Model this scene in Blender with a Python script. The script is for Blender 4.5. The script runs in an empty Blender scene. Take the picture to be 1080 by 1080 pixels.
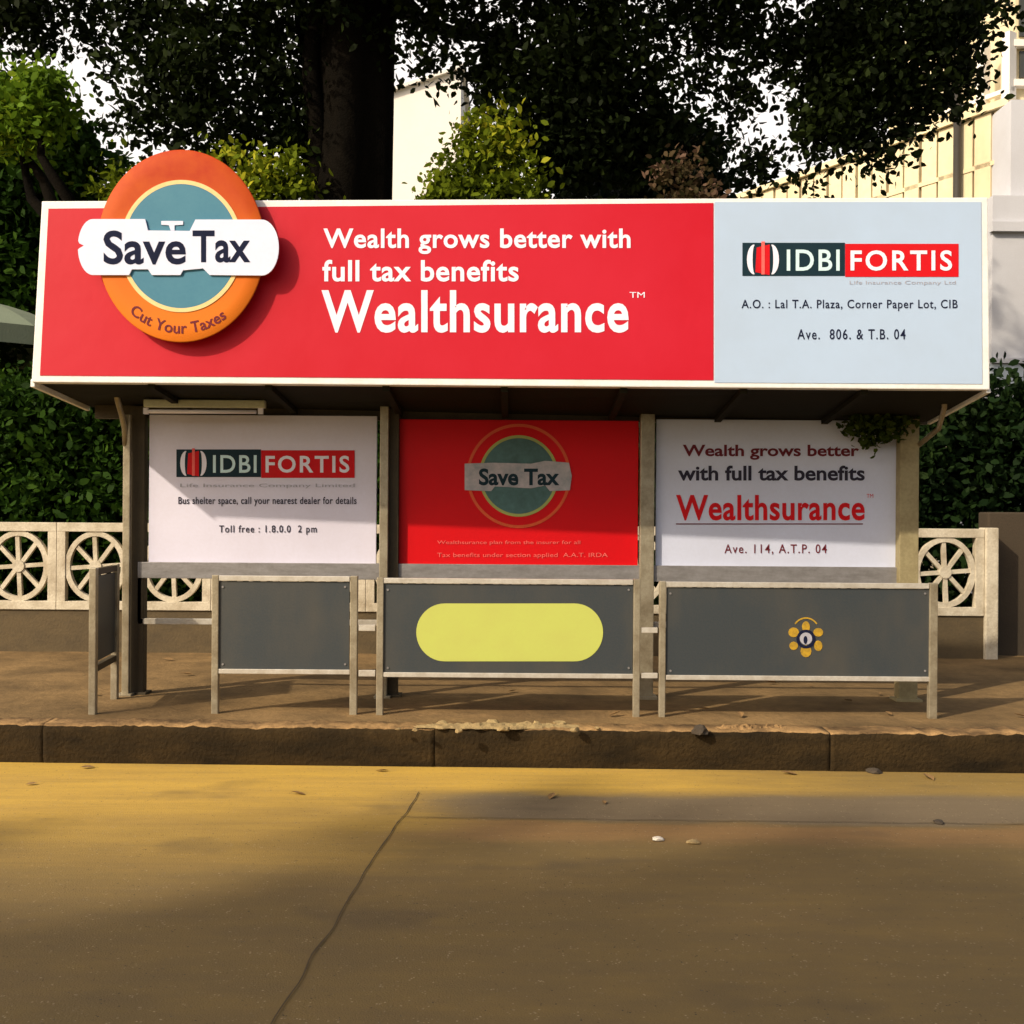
import bpy, bmesh, math, random
import numpy as np
from mathutils import Vector, Matrix, noise

random.seed(11)
rng = np.random.default_rng(11)
scn = bpy.context.scene
COL = scn.collection
R = math.radians

# ------------------------------------------------------------------ camera
F = 1158.0                      # focal length in photo pixels (photo is 1080 wide)
ZC = 1.65                       # eye height above the road
HOR = 546.0                     # horizon row
ROLL = R(0.4)
cam_d = bpy.data.cameras.new('camera')
cam = bpy.data.objects.new('camera', cam_d)
COL.objects.link(cam)
cam_d.sensor_width = 36.0
cam_d.lens = F / 1080.0 * 36.0
cam_d.shift_y = (HOR - 540.0) / 1080.0
cam_d.clip_end = 2000.0
cam.matrix_world = Matrix.Translation((0, 0, ZC)) @ Matrix.Rotation(R(90), 4, 'X') @ Matrix.Rotation(ROLL, 4, 'Z')
scn.camera = cam

# ------------------------------------------------------------------ light
SUN_EL, SUN_AZ = R(34.0), R(50.0)     # azimuth measured from straight behind the camera towards the left
to_sun = Vector((-math.sin(SUN_AZ) * math.cos(SUN_EL), -math.cos(SUN_AZ) * math.cos(SUN_EL), math.sin(SUN_EL)))
w = bpy.data.worlds.new("World")
scn.world = w
w.use_nodes = True
nt = w.node_tree
for n in list(nt.nodes):
    nt.nodes.remove(n)
sky = nt.nodes.new('ShaderNodeTexSky')
sky.sky_type = 'NISHITA'
sky.sun_disc = False
sky.sun_elevation = SUN_EL
sky.sun_rotation = math.atan2(to_sun.x, to_sun.y)
sky.air_density = 1.0
sky.dust_density = 6.0
sky.ozone_density = 0.6
bg = nt.nodes.new('ShaderNodeBackground')
bg.inputs['Strength'].default_value = 0.145
wo = nt.nodes.new('ShaderNodeOutputWorld')
nt.links.new(sky.outputs[0], bg.inputs['Color'])
# a bank of sunlit white cloud stands in the sky opposite the sun
tc = nt.nodes.new('ShaderNodeTexCoord'); sx = nt.nodes.new('ShaderNodeSeparateXYZ')
nt.links.new(tc.outputs['Generated'], sx.inputs[0])
def ramp01(src, a, b):
    r = nt.nodes.new('ShaderNodeMapRange'); r.interpolation_type = 'SMOOTHSTEP'
    r.inputs['From Min'].default_value = a; r.inputs['From Max'].default_value = b
    nt.links.new(src, r.inputs['Value']); return r.outputs[0]
def mul(a, b):
    n = nt.nodes.new('ShaderNodeMath'); n.operation = 'MULTIPLY'; nt.links.new(a, n.inputs[0]); nt.links.new(b, n.inputs[1]); return n.outputs[0]
cn = nt.nodes.new('ShaderNodeTexNoise'); cn.inputs['Scale'].default_value = 3.0; cn.inputs['Detail'].default_value = 6
nt.links.new(tc.outputs['Generated'], cn.inputs['Vector'])
cmask = mul(mul(ramp01(sx.outputs['Y'], 0.25, 0.6), ramp01(sx.outputs['Z'], 0.85, 0.55)), ramp01(cn.outputs['Fac'], 0.2, 0.42))
cb = nt.nodes.new('ShaderNodeBackground'); cb.inputs['Color'].default_value = (1.0, 0.945, 0.90, 1); cb.inputs['Strength'].default_value = 1.15
wm = nt.nodes.new('ShaderNodeMixShader')
nt.links.new(cmask, wm.inputs[0]); nt.links.new(bg.outputs[0], wm.inputs[1]); nt.links.new(cb.outputs[0], wm.inputs[2])
nt.links.new(wm.outputs[0], wo.inputs['Surface'])
sl = bpy.data.lights.new('sun', 'SUN')
sl.energy = 4.0
sl.angle = R(1.0)
sl.color = (1.0, 0.86, 0.66)
so = bpy.data.objects.new('sun', sl)
COL.objects.link(so)
so.rotation_mode = 'QUATERNION'
so.rotation_quaternion = to_sun.to_track_quat('Z', 'Y')
so.location = to_sun * 40
vs = scn.view_settings
vs.view_transform = 'Standard'
vs.look = 'None'
vs.exposure = 0.0
vs.gamma = 1.0

# ------------------------------------------------------------------ projection helpers
CR, SR = math.cos(ROLL), math.sin(ROLL)
def ray(px, py):
    dx, dy = px - 540.0, py - 540.0
    x = dx * CR + dy * SR
    y = -dx * SR + dy * CR + 540.0
    return Vector((x / F, 1.0, -(y - HOR) / F))
def P(px, py, D):
    return Vector((0, 0, ZC)) + ray(px, py) * D

class Plane:
    def __init__(s, a, b, c):            # a, b, c counter-clockwise seen from the front
        s.o = a
        s.n = (b - a).cross(c - a).normalized()
        if s.n.y > 0: s.n = -s.n
    def at(s, px, py, off=0.0):
        d = ray(px, py); o = Vector((0, 0, ZC))
        t = (s.o + s.n * off - o).dot(s.n) / d.dot(s.n)
        return o + d * t
def flat(D):
    return Plane(Vector((0, D, 0)), Vector((1, D, 0)), Vector((0, D, 1)))

# ------------------------------------------------------------------ objects helpers
def link(name, me, mat=None, parent=None):
    o = bpy.data.objects.new(name, me)
    COL.objects.link(o)
    if mat and me is not None:
        for m in (mat if isinstance(mat, (list, tuple)) else [mat]):
            me.materials.append(m)
    if parent: o.parent = parent
    return o
def tag(o, label=None, cat=None, group=None, kind=None):
    if label: o['label'] = label
    if cat: o['category'] = cat
    if group: o['group'] = group
    if kind: o['kind'] = kind
    return o
def empty(name, loc, label, cat, group=None):
    o = bpy.data.objects.new(name, None)
    o.empty_display_size = 0.2
    COL.objects.link(o)
    o.location = loc
    return tag(o, label, cat, group)
def attach(o, root):                      # geometry is written in world space; keep it there under an Empty
    o.parent = root
    o.matrix_parent_inverse = Matrix.Translation(-Vector(root.location))
    return o
class MB:
    def __init__(s): s.bm = bmesh.new()
    def box(s, a, b, bev=0.0):
        lo = Vector([min(a[i], b[i]) for i in range(3)]); hi = Vector([max(a[i], b[i]) for i in range(3)])
        return s.hexa([Vector((x, y, z)) for z in (lo.z, hi.z) for (x, y) in ((lo.x, lo.y), (hi.x, lo.y), (hi.x, hi.y), (lo.x, hi.y))], bev)
    def hexa(s, p, bev=0.0):              # 4 bottom ccw, 4 top ccw
        v = [s.bm.verts.new(q) for q in p]
        fs = [s.bm.faces.new([v[i] for i in f]) for f in ((3, 2, 1, 0), (4, 5, 6, 7), (0, 1, 5, 4), (1, 2, 6, 5), (2, 3, 7, 6), (3, 0, 4, 7))]
        if bev > 0:
            es = list({e for f in fs for e in f.edges})
            bmesh.ops.bevel(s.bm, geom=es, offset=bev, segments=2, affect='EDGES', profile=0.6)
    def bar(s, a, b, wx, wy, up=Vector((0, 0, 1)), bev=0.0):
        a, b = Vector(a), Vector(b)
        d = (b - a).normalized()
        if abs(d.dot(up)) > 0.95: up = Vector((0, 1, 0))
        x = d.cross(up).normalized() * wx / 2; y = x.cross(d).normalized() * wy / 2
        s.hexa([a - x - y, a + x - y, a + x + y, a - x + y, b - x - y, b + x - y, b + x + y, b - x + y], bev)
    def tube(s, pts, rad, seg=10, cap=True):
        pts = [Vector(p) for p in pts]
        rads = rad if isinstance(rad, (list, tuple)) else [rad] * len(pts)
        rings = []; ref = None
        for i, p in enumerate(pts):
            d = (pts[min(i + 1, len(pts) - 1)] - pts[max(i - 1, 0)]).normalized()
            if ref is None:
                ref = Vector((1, 0, 0)) if abs(d.x) < 0.9 else Vector((0, 1, 0))
            x = (ref - d * ref.dot(d)).normalized(); ref = x
            y = d.cross(x)
            rings.append([s.bm.verts.new(p + (x * math.cos(2 * math.pi * k / seg) + y * math.sin(2 * math.pi * k / seg)) * rads[i]) for k in range(seg)])
        for A, B in zip(rings, rings[1:]):
            for k in range(seg):
                f = s.bm.faces.new((A[k], A[(k + 1) % seg], B[(k + 1) % seg], B[k])); f.smooth = True
        if cap:
            s.bm.faces.new(list(reversed(rings[0]))); s.bm.faces.new(rings[-1])
    def prism(s, pts, back):              # closed outline pts (world), extruded by vector back
        a = [s.bm.verts.new(p) for p in pts]; b = [s.bm.verts.new(Vector(p) + back) for p in pts]
        s.bm.faces.new(a); s.bm.faces.new(list(reversed(b)))
        n = len(pts)
        for i in range(n):
            s.bm.faces.new((a[i], b[i], b[(i + 1) % n], a[(i + 1) % n]))
    def annulus(s, outer, inner, back):
        n = len(outer)
        A = [s.bm.verts.new(p) for p in outer]; B = [s.bm.verts.new(p) for p in inner]
        C = [s.bm.verts.new(Vector(p) + back) for p in outer]; D = [s.bm.verts.new(Vector(p) + back) for p in inner]
        for i in range(n):
            j = (i + 1) % n
            s.bm.faces.new((A[i], B[i], B[j], A[j])); s.bm.faces.new((C[i], C[j], D[j], D[i]))
            s.bm.faces.new((A[i], A[j], C[j], C[i])); s.bm.faces.new((B[i], D[i], D[j], B[j]))
    def build(s, name, mat=None, parent=None, root=None, fix=True):
        if fix: bmesh.ops.recalc_face_normals(s.bm, faces=s.bm.faces)
        me = bpy.data.meshes.new(name)
        s.bm.to_mesh(me); s.bm.free()
        o = link(name, me, mat)
        if root is not None: attach(o, root)
        if parent is not None: o.parent = parent
        return o

# ------------------------------------------------------------------ materials
def mat_new(name):
    m = bpy.data.materials.new(name); m.use_nodes = True
    t = m.node_tree
    b = t.nodes['Principled BSDF']
    return m, t, b
def c4(c): return (c[0], c[1], c[2], 1.0)
def mix_col(t, fac, a, b):
    n = t.nodes.new('ShaderNodeMix'); n.data_type = 'RGBA'
    for sock, v in ((n.inputs[0], fac), (n.inputs[6], a), (n.inputs[7], b)):
        if hasattr(v, 'node'): t.links.new(v, sock)
        elif isinstance(v, (int, float)): sock.default_value = v
        else: sock.default_value = c4(v)
    return n.outputs[2]
def noise_fac(t, scale, detail=6, rough=0.6, lo=0.35, hi=0.65, vec=None, stretch=None):
    tc = t.nodes.new('ShaderNodeNewGeometry')
    src = tc.outputs['Position']
    if stretch:
        mp = t.nodes.new('ShaderNodeMapping'); mp.inputs['Scale'].default_value = stretch
        t.links.new(src, mp.inputs['Vector']); src = mp.outputs[0]
    n = t.nodes.new('ShaderNodeTexNoise')
    n.inputs['Scale'].default_value = scale; n.inputs['Detail'].default_value = detail; n.inputs['Roughness'].default_value = rough
    t.links.new(src, n.inputs['Vector'])
    r = t.nodes.new('ShaderNodeMapRange')
    r.inputs['From Min'].default_value = lo; r.inputs['From Max'].default_value = hi
    t.links.new(n.outputs['Fac'], r.inputs['Value'])
    return r.outputs[0]
def mult(t, a, b):
    n = t.nodes.new('ShaderNodeMath'); n.operation = 'MULTIPLY'
    for s, v in ((n.inputs[0], a), (n.inputs[1], b)):
        if hasattr(v, 'node'): t.links.new(v, s)
        else: s.default_value = v
    return n.outputs[0]
def bump(t, b, fac, strength=0.3, dist=0.01):
    n = t.nodes.new('ShaderNodeBump')
    n.inputs['Strength'].default_value = strength; n.inputs['Distance'].default_value = dist
    t.links.new(fac, n.inputs['Height']); t.links.new(n.outputs[0], b.inputs['Normal'])
def weathered(name, col, dirt, amount=0.5, scale=3.0, rough=0.6, metal=0.0, spec=0.4, fine=40.0, bumpy=0.15, stretch=None, lo=0.4, hi=0.75):
    m, t, b = mat_new(name)
    f1 = noise_fac(t, scale, 7, 0.62, lo, hi, stretch=stretch)
    f2 = noise_fac(t, fine, 4, 0.6, 0.3, 0.75)
    c = mix_col(t, mult(t, f1, amount), col, dirt)
    c = mix_col(t, mult(t, f2, amount * 0.45), c, dirt)
    t.links.new(c, b.inputs['Base Color'])
    b.inputs['Roughness'].default_value = rough; b.inputs['Metallic'].default_value = metal
    b.inputs['Specular IOR Level'].default_value = spec
    if bumpy: bump(t, b, f2, bumpy, 0.006)
    return m
def leaf_mat(name, dark, mid, light, trans=0.25):
    m, t, b = mat_new(name)
    g = t.nodes.new('ShaderNodeNewGeometry')
    ramp = t.nodes.new('ShaderNodeValToRGB')
    ramp.color_ramp.elements[0].color = c4(dark); ramp.color_ramp.elements[1].color = c4(light)
    e = ramp.color_ramp.elements.new(0.6); e.color = c4(mid)
    f = noise_fac(t, 0.9, 3, 0.5, 0.3, 0.7)
    mx = t.nodes.new('ShaderNodeMix'); mx.data_type = 'FLOAT'; mx.inputs[0].default_value = 0.45
    t.links.new(g.outputs['Random Per Island'], mx.inputs[2]); t.links.new(f, mx.inputs[3])
    t.links.new(mx.outputs[0], ramp.inputs[0])
    t.links.new(ramp.outputs[0], b.inputs['Base Color'])
    b.inputs['Roughness'].default_value = 0.6; b.inputs['Specular IOR Level'].default_value = 0.06
    tr = t.nodes.new('ShaderNodeBsdfTranslucent')
    t.links.new(ramp.outputs[0], tr.inputs['Color'])
    ms = t.nodes.new('ShaderNodeMixShader'); ms.inputs[0].default_value = trans
    t.links.new(b.outputs[0], ms.inputs[1]); t.links.new(tr.outputs[0], ms.inputs[2])
    t.links.new(ms.outputs[0], t.nodes['Material Output'].inputs['Surface'])
    return m

M = {}
M['red'] = weathered('sign_red_vinyl', (0.49, 0.003, 0.014), (0.55, 0.014, 0.034), 0.9, 0.4, 0.5, spec=0.2, fine=3.0, bumpy=0.25)
M['red_dim'] = weathered('poster_red', (0.64, 0.004, 0.008), (0.50, 0.006, 0.010), 0.4, 2.0, 0.5, spec=0.15, bumpy=0.03)
M['white'] = weathered('sign_white_vinyl', (0.43, 0.555, 0.735), (0.37, 0.45, 0.56), 0.5, 0.8, 0.5, spec=0.25, fine=3.0, bumpy=0.2)
M['poster'] = weathered('poster_white', (0.70, 0.685, 0.83), (0.56, 0.52, 0.60), 0.4, 1.8, 0.5, spec=0.2, bumpy=0.03)
M['poster_blue'] = weathered('poster_pale_blue', (0.62, 0.665, 0.83), (0.48, 0.50, 0.60), 0.4, 1.8, 0.5, spec=0.2, bumpy=0.03)
M['trim'] = weathered('sign_trim_white', (0.82, 0.82, 0.80), (0.52, 0.48, 0.42), 0.35, 5, 0.5)
M['ink_white'] = weathered('print_white', (0.80, 0.80, 0.92), (0.72, 0.62, 0.72), 0.35, 6, 0.6, spec=0.1, bumpy=0)
M['ink_navy'] = weathered('print_navy', (0.008, 0.011, 0.035), (0.014, 0.02, 0.05), 0.4, 6, 0.7, spec=0.08, bumpy=0)
M['ink_dark'] = weathered('print_dark', (0.03, 0.028, 0.05), (0.05, 0.045, 0.06), 0.4, 6, 0.5, spec=0.1, bumpy=0)
M['ink_teal'] = weathered('print_dark_teal', (0.010, 0.028, 0.040), (0.014, 0.036, 0.05), 0.4, 6, 0.45, spec=0.1, bumpy=0)
M['ink_red'] = weathered('print_red', (0.62, 0.008, 0.014), (0.5, 0.02, 0.02), 0.4, 6, 0.45, spec=0.1, bumpy=0)
M['ink_maroon'] = weathered('print_maroon', (0.16, 0.02, 0.03), (0.09, 0.02, 0.03), 0.4, 6, 0.5, spec=0.1, bumpy=0)
M['ink_pink'] = weathered('print_pale_pink', (0.85, 0.16, 0.14), (0.7, 0.06, 0.06), 0.5, 8, 0.5, spec=0.1, bumpy=0)
M['ink_grey'] = weathered('print_grey', (0.36, 0.36, 0.42), (0.5, 0.5, 0.55), 0.5, 8, 0.5, spec=0.1, bumpy=0)
M['ink_cyan'] = weathered('print_pale_cyan', (0.60, 0.80, 0.84), (0.5, 0.72, 0.78), 0.4, 6, 0.5, spec=0.1, bumpy=0)
M['badge_blue'] = weathered('badge_blue', (0.050, 0.185, 0.275), (0.085, 0.25, 0.33), 0.5, 3, 0.5, spec=0.2, bumpy=0.02)
M['badge_cream'] = weathered('badge_cream', (0.80, 0.62, 0.30), (0.72, 0.45, 0.14), 0.5, 5, 0.5, spec=0.2, bumpy=0)
M['badge_white'] = weathered('badge_white', (0.70, 0.735, 0.90), (0.58, 0.63, 0.78), 0.4, 5, 0.5, spec=0.15, bumpy=0)
M['dull_teal'] = weathered('poster_teal', (0.07, 0.16, 0.16), (0.03, 0.07, 0.06), 0.7, 9, 0.5, bumpy=0)
M['dull_white'] = weathered('poster_faded_white', (0.50, 0.44, 0.46), (0.22, 0.26, 0.28), 0.8, 12, 0.5, bumpy=0)
M['dull_orange'] = weathered('poster_orange', (0.72, 0.10, 0.02), (0.55, 0.05, 0.01), 0.5, 9, 0.5, bumpy=0)
M['olive'] = weathered('poster_olive', (0.40, 0.42, 0.10), (0.2, 0.25, 0.12), 0.5, 9, 0.5, bumpy=0)
M['steel'] = weathered('painted_grey_cream_steel', (0.41, 0.365, 0.265), (0.15, 0.11, 0.06), 0.75, 7, 0.36, metal=0.35, fine=60)
M['rail_white'] = weathered('painted_rail_white', (0.66, 0.63, 0.56), (0.30, 0.24, 0.16), 0.55, 8, 0.34, metal=0.3)
M['dark_steel'] = weathered('grey_brown_steel', (0.075, 0.058, 0.034), (0.035, 0.028, 0.018), 0.6, 5, 0.6, spec=0.2)
M['grey_steel'] = weathered('grey_steel_beam', (0.30, 0.29, 0.29), (0.12, 0.11, 0.10), 0.6, 5, 0.45, metal=0.3, stretch=(1, 1, 4))
M['guard'] = weathered('charcoal_guard_panel', (0.034, 0.045, 0.053), (0.075, 0.070, 0.058), 0.75, 2.2, 0.5, fine=70, bumpy=0.08, stretch=(1, 1, 0.45), lo=0.42, hi=0.72)
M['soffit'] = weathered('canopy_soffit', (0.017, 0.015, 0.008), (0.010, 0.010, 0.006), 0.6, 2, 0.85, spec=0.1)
M['yellow_green'] = weathered('sticker_yellow_green', (0.50, 0.555, 0.125), (0.47, 0.48, 0.12), 0.5, 4, 0.5, spec=0.2, bumpy=0.02)
M['emblem'] = weathered('emblem_yellow', (0.55, 0.33, 0.02), (0.20, 0.13, 0.02), 0.8, 28, 0.6, bumpy=0)
M['ochre_post'] = weathered('ochre_post', (0.34, 0.29, 0.155), (0.15, 0.11, 0.05), 0.7, 5, 0.65)
M['tube'] = weathered('tube_light_housing', (0.52, 0.54, 0.40), (0.28, 0.27, 0.18), 0.5, 5, 0.5)
M['lattice'] = weathered('whitewashed_concrete', (0.66, 0.60, 0.47), (0.25, 0.19, 0.11), 0.75, 5, 0.85, fine=45, bumpy=0.4)
M['base_wall'] = weathered('stained_plinth', (0.115, 0.082, 0.040), (0.055, 0.042, 0.025), 0.7, 3.0, 0.9, bumpy=0.4, stretch=(1, 1, 2.5))
M['brown_wall'] = weathered('brown_plaster', (0.060, 0.043, 0.026), (0.035, 0.028, 0.018), 0.7, 1.2, 0.9, bumpy=0.3)
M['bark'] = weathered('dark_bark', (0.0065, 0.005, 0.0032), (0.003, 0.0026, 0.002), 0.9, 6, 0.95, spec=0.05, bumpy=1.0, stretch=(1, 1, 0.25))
M['stone'] = weathered('pale_rubble', (0.40, 0.29, 0.13), (0.14, 0.095, 0.045), 0.9, 14, 0.95, bumpy=0.6)
M['dark_stone'] = weathered('dark_lump', (0.06, 0.045, 0.03), (0.03, 0.025, 0.02), 0.6, 12, 0.9, bumpy=0.5)
M['dry_leaf'] = weathered('dry_leaf', (0.24, 0.14, 0.05), (0.12, 0.07, 0.03), 0.6, 20, 0.8, bumpy=0)
M['litter'] = weathered('white_scrap', (0.72, 0.66, 0.56), (0.5, 0.42, 0.3), 0.4, 20, 0.7, bumpy=0)
M['cream'] = weathered('cream_paint', (0.80, 0.70, 0.46), (0.55, 0.44, 0.27), 0.75, 0.9, 0.8, fine=9, bumpy=0.1, stretch=(1, 1, 0.35))
M['cream_pale'] = weathered('pale_render', (0.86, 0.83, 0.77), (0.74, 0.69, 0.62), 0.4, 0.5, 0.8, fine=10, bumpy=0.1)
M['grey_wall'] = weathered('grey_white_render', (0.57, 0.58, 0.62), (0.43, 0.42, 0.43), 0.5, 0.9, 0.8, bumpy=0.1)
M['blue_band'] = weathered('pale_blue_band', (0.55, 0.62, 0.68), (0.44, 0.48, 0.52), 0.5, 1.5, 0.8, bumpy=0.1)
M['shade_gap'] = weathered('dark_recess', (0.16, 0.12, 0.07), (0.08, 0.06, 0.04), 0.5, 2, 0.9)
M['pipe'] = weathered('dark_pipe', (0.03, 0.026, 0.02), (0.05, 0.04, 0.03), 0.5, 4, 0.6)
M['pane'] = weathered('window_pane', (0.05, 0.055, 0.05), (0.08, 0.08, 0.07), 0.5, 2, 0.15)
M['canvas'] = weathered('pale_green_canvas', (0.20, 0.24, 0.17), (0.15, 0.18, 0.12), 0.5, 2, 0.85)

# road: dusty worn asphalt with the sunlit strip by the kerb painted into its colour
def road_material():
    m, t, b = mat_new('dusty_road')
    g = t.nodes.new('ShaderNodeNewGeometry')
    sep = t.nodes.new('ShaderNodeSeparateXYZ'); t.links.new(g.outputs['Position'], sep.inputs[0])
    big = noise_fac(t, 0.8, 5, 0.6, 0.3, 0.7, stretch=(0.6, 1.6, 1))
    mid = noise_fac(t, 3.0, 7, 0.65, 0.35, 0.7, stretch=(0.7, 1.5, 1))
    fine = noise_fac(t, 120, 3, 0.6, 0.25, 0.75)
    grit = noise_fac(t, 34, 6, 0.7, 0.3, 0.8)
    c = mix_col(t, big, (0.175, 0.120, 0.037), (0.215, 0.142, 0.042))
    c = mix_col(t, mult(t, mid, 0.5), c, (0.118, 0.086, 0.038))
    def math2(op, a, b_, c_=None):
        n = t.nodes.new('ShaderNodeMath'); n.operation = op
        for i, v in enumerate((a, b_, c_)):
            if v is None: continue
            if hasattr(v, 'node'): t.links.new(v, n.inputs[i])
            else: n.inputs[i].default_value = v
        return n.outputs[0]
    def step(src, a, b_):
        r = t.nodes.new('ShaderNodeMapRange'); r.interpolation_type = 'SMOOTHSTEP'
        r.inputs['From Min'].default_value = a; r.inputs['From Max'].default_value = b_
        t.links.new(src, r.inputs['Value']); return r.outputs[0]
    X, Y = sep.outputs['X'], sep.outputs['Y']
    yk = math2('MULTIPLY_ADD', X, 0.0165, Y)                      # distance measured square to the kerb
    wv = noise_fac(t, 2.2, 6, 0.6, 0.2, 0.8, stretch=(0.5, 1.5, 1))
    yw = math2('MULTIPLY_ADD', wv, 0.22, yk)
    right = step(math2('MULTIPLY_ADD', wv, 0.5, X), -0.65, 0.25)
    # painted sunlight: a golden band along the kerb, spreading wider on the left
    sun_strip = step(yw, 6.60, 6.86)
    sun_fan = math2('MULTIPLY', step(math2('MULTIPLY_ADD', X, -0.22, math2('MULTIPLY_ADD', big, 0.5, yk)), 5.2, 7.4), math2('SUBTRACT', 1.0, right))
    suncol = mix_col(t, wv, (0.68, 0.43, 0.060), (0.50, 0.315, 0.066))
    # gutter of greyer concrete, then an ochre stain, on the right-hand slab
    gut = math2('MULTIPLY', math2('MULTIPLY', step(yw, 6.05, 6.16), math2('SUBTRACT', 1.0, sun_strip)), right)
    och = math2('MULTIPLY', math2('MULTIPLY', step(yw, 5.62, 5.85), math2('SUBTRACT', 1.0, step(yw, 6.02, 6.12))), right)
    c = mix_col(t, math2('MULTIPLY', och, 0.75), c, (0.30, 0.165, 0.060))
    c = mix_col(t, math2('MULTIPLY', gut, 0.85), c, (0.165, 0.130, 0.085))
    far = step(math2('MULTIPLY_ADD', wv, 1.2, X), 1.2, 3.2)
    c = mix_col(t, sun_fan, c, suncol)
    c = mix_col(t, math2('MULTIPLY', sun_strip, math2('MULTIPLY_ADD', far, -0.75, 1.0)), c, suncol)
    streak = noise_fac(t, 1.6, 8, 0.7, 0.42, 0.72, stretch=(0.5, 6, 1))
    c = mix_col(t, mult(t, streak, 0.30), c, (0.10, 0.074, 0.042))
    c = mix_col(t, mult(t, grit, 0.22), c, (0.10, 0.072, 0.04))
    c = mix_col(t, mult(t, fine, 0.22), c, (0.24, 0.17, 0.09))
    vo = t.nodes.new('ShaderNodeTexVoronoi'); vo.inputs['Scale'].default_value = 55.0
    t.links.new(g.outputs['Position'], vo.inputs['Vector'])
    sp1 = step(vo.outputs['Distance'], 0.30, 0.12)
    sel = noise_fac(t, 16, 2, 0.5, 0.52, 0.62)
    c = mix_col(t, math2('MULTIPLY', math2('MULTIPLY', sp1, sel), 0.7), c, (0.40, 0.31, 0.18))
    sel2 = noise_fac(t, 21, 2, 0.5, 0.56, 0.64, stretch=(1.1, 0.9, 1))
    c = mix_col(t, math2('MULTIPLY', math2('MULTIPLY', sp1, sel2), 0.8), c, (0.035, 0.028, 0.02))
    oil = noise_fac(t, 1.15, 3, 0.55, 0.60, 0.74, stretch=(0.8, 1.3, 1))
    c = mix_col(t, mult(t, oil, 0.55), c, (0.075, 0.058, 0.038))
    t.links.new(c, b.inputs['Base Color'])
    b.inputs['Roughness'].default_value = 0.82; b.inputs['Specular IOR Level'].default_value = 0.25
    bump(t, b, fine, 0.35, 0.004)
    return m
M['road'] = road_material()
M['concrete_strip'] = weathered('grey_gutter_concrete', (0.24, 0.20, 0.155), (0.40, 0.26, 0.09), 0.65, 1.6, 0.85, fine=60, bumpy=0.3, stretch=(0.5, 2, 1))
M['crack'] = weathered('tar_crack', (0.055, 0.038, 0.017), (0.10, 0.070, 0.030), 0.8, 7, 0.9)
M['pave'] = weathered('dusty_pavement', (0.27, 0.172, 0.074), (0.10, 0.066, 0.031), 0.9, 2.1, 0.95, fine=22, spec=0.15, bumpy=0.8, lo=0.36, hi=0.68)
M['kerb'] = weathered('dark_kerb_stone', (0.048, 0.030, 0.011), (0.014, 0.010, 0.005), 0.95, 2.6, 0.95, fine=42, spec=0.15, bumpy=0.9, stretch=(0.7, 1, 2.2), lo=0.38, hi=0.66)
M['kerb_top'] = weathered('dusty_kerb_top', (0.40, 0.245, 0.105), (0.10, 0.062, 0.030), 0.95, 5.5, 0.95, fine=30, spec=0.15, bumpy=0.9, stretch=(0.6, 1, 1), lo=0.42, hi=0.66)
M['soil'] = weathered('garden_soil', (0.09, 0.075, 0.035), (0.05, 0.05, 0.022), 0.8, 1.5, 0.95)

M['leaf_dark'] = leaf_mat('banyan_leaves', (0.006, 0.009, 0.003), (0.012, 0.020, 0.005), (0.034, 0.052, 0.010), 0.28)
M['leaf_hedge'] = leaf_mat('hedge_leaves', (0.008, 0.022, 0.003), (0.024, 0.060, 0.006), (0.065, 0.125, 0.012), 0.3)
M['leaf_creeper'] = leaf_mat('creeper_leaves', (0.02, 0.035, 0.006), (0.045, 0.07, 0.010), (0.09, 0.12, 0.02), 0.3)
M['leaf_deep'] = leaf_mat('deep_green_leaves', (0.005, 0.013, 0.004), (0.010, 0.024, 0.006), (0.022, 0.042, 0.009), 0.25)
M['leaf_fresh'] = leaf_mat('fresh_green_leaves', (0.05, 0.10, 0.010), (0.15, 0.26, 0.018), (0.36, 0.44, 0.03), 0.4)
M['leaf_yellow'] = leaf_mat('yellow_green_leaves', (0.015, 0.028, 0.003), (0.18, 0.24, 0.014), (0.75, 0.68, 0.05), 0.45)
M['leaf_pink'] = leaf_mat('pinkish_blossom', (0.02, 0.03, 0.01), (0.09, 0.06, 0.03), (0.34, 0.20, 0.15), 0.35)

# ------------------------------------------------------------------ setting: road, kerb, pavement, ground
PAVE = 0.25
def kerb_y(x): return 7.235 - 0.0165 * x
def sheet(name, x0, x1, y0, y1, z, mat, sub=1, kind='structure', slope=True):
    bm = bmesh.new()
    nx = max(1, int((x1 - x0) / sub)) if sub else 1
    for i in range(nx):
        a = x0 + (x1 - x0) * i / nx; b = x0 + (x1 - x0) * (i + 1) / nx
        f = (lambda x, y: y - 0.0165 * x) if slope else (lambda x, y: y)
        bm.faces.new([bm.verts.new((a, f(a, y0), z)), bm.verts.new((b, f(b, y0), z)), bm.verts.new((b, f(b, y1), z)), bm.verts.new((a, f(a, y1), z))])
    bmesh.ops.remove_doubles(bm, verts=bm.verts, dist=1e-5)
    me = bpy.data.meshes.new(name); bm.to_mesh(me); bm.free()
    o = link(name, me, mat)
    return tag(o, kind=kind)
sheet('ground', -600, 600, -600, 900, -0.06, M['soil'], 0, slope=False)
sheet('road', -60, 60, -4.5, 7.25, 0.0, M['road'], 6)

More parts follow.
